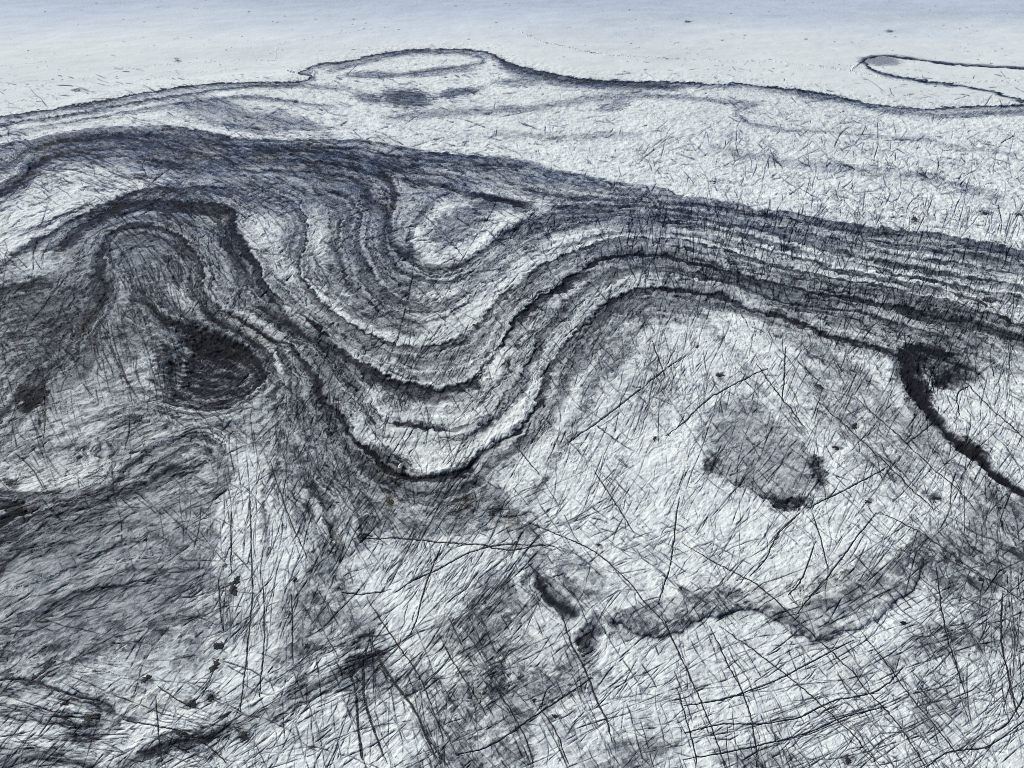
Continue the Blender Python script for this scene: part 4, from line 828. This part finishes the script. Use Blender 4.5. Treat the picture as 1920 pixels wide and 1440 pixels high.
# ------------------------------------------------------------------ mesh builders
def grid_mesh(name, X, Y, Zz, attrs, mat):
    nv, nu = X.shape
    co = np.stack([X, Y, Zz], -1).reshape(-1, 3).astype(f32)
    idx = np.arange(nv * nu, dtype=np.int32).reshape(nv, nu)
    q = np.stack([idx[1:, :-1], idx[1:, 1:], idx[:-1, 1:], idx[:-1, :-1]], -1).reshape(-1, 4)
    return quad_mesh(name, co, q, {k: v.reshape(-1) for k, v in attrs.items()}, mat)
def quad_mesh(name, co, q, attrs, mat):
    me = bpy.data.meshes.new(name)
    me.vertices.add(len(co)); me.vertices.foreach_set('co', np.ascontiguousarray(co, f32).ravel())
    me.loops.add(q.size); me.loops.foreach_set('vertex_index', np.ascontiguousarray(q, np.int32).ravel())
    me.polygons.add(len(q)); me.polygons.foreach_set('loop_start', np.arange(0, q.size, 4, dtype=np.int32))
    me.update(calc_edges=True)
    me.polygons.foreach_set('use_smooth', np.ones(len(q), bool))
    for k, v in attrs.items():
        at = me.attributes.new(k, 'FLOAT', 'POINT'); at.data.foreach_set('value', np.ascontiguousarray(v, f32))
    me.materials.append(mat)
    ob = bpy.data.objects.new(name, me); C.collection.objects.link(ob)
    return ob

# the glacier: one sheet, with a coarse skirt that runs on to the horizon on every side
navy = (.95 * ss(640, 260, V) * np.clip(.75 + 1.2 * wfbm(45.0, 3, 99), .1, 1.1) + .12).astype(f32)   # navy tint for the dark tones, patchy and stronger towards the far side
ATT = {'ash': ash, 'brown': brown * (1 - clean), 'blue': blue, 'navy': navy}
vfar = np.array([-221.0, -219.5, -216, -208, -196, -180, -160, -140, -118, -95])
vnear = np.array([1560.0, 1640, 1800, 2400, 4000])
uw = np.array([9000.0, 4500, 2200, 1100, 600, 330, 200, 120, 60, 25])
def pad(A, mode='edge'): return np.pad(A, ((len(vfar), len(vnear)), (len(uw), len(uw))), mode=mode)
ua = np.r_[U0 - uw, us.astype(float), float(us[-1]) + uw[::-1]]
va = np.r_[vfar, vs.astype(float), vnear]
BX, BY = ground(ua[None, :], va[:, None]); BY = np.repeat(BY, len(ua), axis=1) if BY.shape[1] == 1 else BY
BZ = pad(Z); atts = {k: pad(v) for k, v in ATT.items()}
ii = np.arange(len(ua)); side = np.minimum(np.clip((len(uw) - ii) / 4.0, 0, 1) + np.clip((ii - len(uw) - NU + 1) / 4.0, 0, 1), 1)
jj = np.arange(len(va)); fr = np.clip((len(vfar) - jj) / 4.0, 0, 1)
BZ = BZ * (1 - side[None, :]) * (1 - fr[:, None])
atts['ash'] = atts['ash'] * (1 - side[None, :]) * (1 - fr[:, None]) + .2 * np.maximum(side[None, :], fr[:, None])
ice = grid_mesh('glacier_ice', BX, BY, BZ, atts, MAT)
ice['kind'] = 'structure'
log('glacier mesh')

# ash layers lying on the ice: raised slabs whose rims sink under the ice surface
def biggest(M):
    '''keep the largest connected piece of a mask'''
    r, c = np.nonzero(M); r0, r1, c0, c1 = r.min(), r.max() + 1, c.min(), c.max() + 1
    S = M[r0:r1, c0:c1]; k = 2
    h, w_ = -(-S.shape[0] // k) * k, -(-S.shape[1] // k) * k
    P = np.zeros((h, w_), bool); P[:S.shape[0], :S.shape[1]] = S
    D = P.reshape(h // k, k, w_ // k, k).mean((1, 3)) > .6
    ids = np.where(D, np.arange(1, D.size + 1).reshape(D.shape), 0)
    for it in range(4000):
        n = ids.copy()
        n[1:] = np.maximum(n[1:], ids[:-1]); n[:-1] = np.maximum(n[:-1], ids[1:])
        n[:, 1:] = np.maximum(n[:, 1:], n[:, :-1]); n[:, :-1] = np.maximum(n[:, :-1], n[:, 1:])
        n[~D] = 0
        if it % 20 == 19 and (n == ids).all(): break
        ids = n
    v, ct = np.unique(ids[ids > 0], return_counts=True)
    keep = np.kron(ids == v[ct.argmax()], np.ones((k, k), bool))[:S.shape[0], :S.shape[1]]
    out = np.zeros_like(M); out[r0:r1, c0:c1] = S & keep
    return out
def ash_object(i, lab):
    m = owner == i
    if m.sum() < 150: return
    cellok = m[:-1, :-1] & m[1:, :-1] & m[:-1, 1:] & m[1:, 1:]
    # drop lone specks
    dens = blur(cellok.astype(f32), 3)
    cellok &= dens > .45
    if cellok.sum() < 80: return
    cellok = biggest(cellok)
    r, c = np.nonzero(cellok)
    used = np.zeros((NV, NU), bool)
    for dr in (0, 1):
        for dc in (0, 1): used[r + dr, c + dc] = True
    cnt = np.zeros((NV, NU), np.int8)
    for dr in (0, 1):
        for dc in (0, 1): np.add.at(cnt, (r + dr, c + dc), 1)
    ids = np.full((NV, NU), -1, np.int32); n = int(used.sum()); ids[used] = np.arange(n)
    inner = cnt[used] == 4
    lift = np.where(inner, .06 + .10 * np.clip(own_s[used] * 1.2, 0, 1), -.35) * np.clip(3.0 / np.broadcast_to(PM, (NV, NU))[used], .8, 3)
    co = np.stack([GX[used], GY[used], Z[used] + lift], -1)
    x0 = co[:, 0].mean(); y0 = co[:, 1].mean(); z0 = co[:, 2].mean()
    co = co - np.array([x0, y0, z0], f32)
    q = np.stack([ids[r + 1, c], ids[r + 1, c + 1], ids[r, c + 1], ids[r, c]], -1)
    name = 'ash_band' if i < n_band else 'ash_patch'
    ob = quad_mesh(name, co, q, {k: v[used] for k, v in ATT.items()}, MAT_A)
    ob.location = (x0, y0, z0)
    ob['label'] = lab; ob['category'] = 'ash band' if i < n_band else 'ash patch'
    ob['group'] = 'ash bands folded into the glacier' if i < n_band else 'ash patches on the glacier'
n_band = sum(1 for b in BANDS if b[-1])
for i, lab in enumerate(LABELS): ash_object(i, lab)
log('ash layers')

def zat(u, v):
    return float(sample(Z, np.array([(v - V0) / ST]), np.array([(u - U0) / ST]))[0])
# crevasses: long ash-choked clefts, each its own body sunk in the groove cut for it
def crevasse(P, wd, lab):
    L = np.r_[0, np.cumsum(np.hypot(*np.diff(P, axis=0).T))]
    n = max(6, int(L[-1] / 3.0)); q = np.linspace(0, L[-1], n)
    u = np.interp(q, L, P[:, 0]); v = np.interp(q, L, P[:, 1])
    x, y = ground(u, v)
    z = sample(blur(Z, 0), (v - V0) / ST, (u - U0) / ST)
    dx = np.gradient(x); dy = np.gradient(y); m = np.hypot(dx, dy) + 1e-6
    nx, ny = -dy / m, dx / m
    t = q / q[-1]
    hw = wd * .42 / pxm(v) * np.minimum(1, np.minimum(t, 1 - t) * 6 + .08) * np.clip(1 + .38 * rng.normal(0, 1, n), .3, 2.0)
    rows = []
    for off, dz in ((-1.15, -.9), (-1.0, .10), (-.45, .02), (0, -.08), (.45, .02), (1.0, .10), (1.15, -.9)):
        rows.append(np.stack([x + nx * hw * off, y + ny * hw * off, z + .25 + dz + rng.normal(0, .03, n)], -1))
    co = np.stack(rows, 1)                       # n x 7 x 3
    idx = np.arange(n * 7).reshape(n, 7)
    f = np.stack([idx[:-1, :-1], idx[1:, :-1], idx[1:, 1:], idx[:-1, 1:]], -1).reshape(-1, 4)
    if np.cross([x[1] - x[0], y[1] - y[0]], [nx[0], ny[0]]) < 0: f = f[:, ::-1]
    co = co.reshape(-1, 3); c0 = co.mean(0)
    ob = quad_mesh('crevasse', co - c0, f, {}, M_ASH)
    ob.location = c0
    ob['label'] = lab; ob['category'] = 'crevasse'; ob['group'] = 'long cracks across the glacier'
for P, (pts, wd, lab) in zip(crev_paths, CREV): crevasse(P, wd, lab)

# ash mounds and pits: lumpy dark heaps
def heap(u, v, ru, rv, ang, hgt, mat, name, lab, cat, group=None, jagf=.5, flat=1.0):
    x, y = ground(u, v); x = float(x); y = float(y); s = pxm(v)
    rx = ru / s; den = (math.sin(PITCH) + (v - 720) / FPX * math.cos(PITCH)); ry = rv / s / max(den * .95, .2)
    na, nr = 26, 7; a = np.linspace(0, 2 * math.pi, na, endpoint=False)
    ph = rng.uniform(0, 6.28, 5)
    rad = 1 + jagf * (.5 * np.sin(2 * a + ph[0]) + .35 * np.sin(3 * a + ph[1]) + .3 * np.sin(5 * a + ph[2]) + .25 * np.sin(9 * a + ph[3])) + rng.normal(0, .16, na)
    rad = np.clip(rad, .3, 1.7) * 1.08
    co = []; an = math.radians(ang)
    z0 = zat(u, v)
    for k in range(nr):
        t = (k + .0) / (nr - 1)
        rr = (1 - t) ** .8
        h = hgt * (1 - (1 - t) ** 2) if k else -hgt * .8 - .6
        for i2 in range(na):
            px = rad[i2] * rr * rx * math.cos(a[i2]); py = rad[i2] * rr * ry * math.sin(a[i2])
            co.append((px * math.cos(an) - py * math.sin(an), px * math.sin(an) + py * math.cos(an), h * (1 + rng.normal(0, .22)) if 0 < k < nr - 1 else h))
    f = []
    for k in range(nr - 1):
        for i2 in range(na):
            j2 = (i2 + 1) % na
            f.append((k * na + i2, k * na + j2, (k + 1) * na + j2, (k + 1) * na + i2))
    me = bpy.data.meshes.new(name); me.from_pydata(co, [], f); me.update()
    me.materials.append(mat)
    ob = bpy.data.objects.new(name, me); C.collection.objects.link(ob); ob.location = (x, y, z0)
    ob['label'] = lab; ob['category'] = cat
    if group: ob['group'] = group
    return ob
G = 'dark ash heaps on the ice'
for u, v, ru, rv, ang, lab in HEAPS:
    br_ = 'brown' in lab
    heap(u, v, ru, rv, ang, .25 + .05 * min(ru, rv) / pxm(v) * 2, M_DIRT if br_ else M_ASH, 'ash_heap', lab, 'ash heap', G)
# pale broken ice blocks
def block(u, v, su, hgt, lab):
    x, y = ground(u, v); s = su / pxm(v)
    n = 7; a = np.sort(rng.uniform(0, 2 * math.pi, n) * .35 + np.linspace(0, 2 * math.pi, n, endpoint=False))
    co = []
    for lev, (sc, z) in enumerate(((1.0, -1.2), (1.05, hgt * .45), (.72, hgt), (.25, hgt * 1.12))):
        for t in a: co.append((sc * s * math.cos(t) * rng.uniform(.75, 1.1), sc * s * math.sin(t) * rng.uniform(.75, 1.1) * 1.2, z * rng.uniform(.85, 1.15)))
    f = [(l * n + i, l * n + (i + 1) % n, (l + 1) * n + (i + 1) % n, (l + 1) * n + i) for l in range(3) for i in range(n)]
    f.append(tuple(3 * n + i for i in range(n)))
    me = bpy.data.meshes.new('ice_block'); me.from_pydata(co, [], f); me.update(); me.materials.append(M_BLOCK)
    ob = bpy.data.objects.new('ice_block', me); C.collection.objects.link(ob); ob.location = (float(x), float(y), zat(u, v))
    ob['label'] = lab; ob['category'] = 'ice block'; ob['group'] = 'pale broken ice blocks'
block(751, 879, 8, 2.2, 'biggest cream coloured ice block, at the bottom of the black fold')
block(659, 801, 2.6, 1.0, 'small pale ice block on the left limb of the black fold')
block(1005, 982, 3.2, 1.0, 'small white ice chip on the level crack in the centre')
block(1083, 1215, 3.6, 1.1, 'white ice chip under the ragged black smear')
block(1091, 1227, 3.0, 1.0, 'lower and smaller white ice chip under the ragged black smear')
block(905, 1300, 3.6, 1.0, 'white ice chip by the frayed crack in the cloudy stain')
block(899, 1318, 3.0, .9, 'lower white ice chip by the frayed crack')
block(414, 1207, 3.6, 1.0, 'pale ice chip on the dark heap half way down the row')
block(421, 1060, 4.0, 1.0, 'cream ice chip at the top of the pale lower left ice')
block(627, 1018, 4.0, 1.0, 'cream ice chip beside the grey strip left of centre')
log('done')
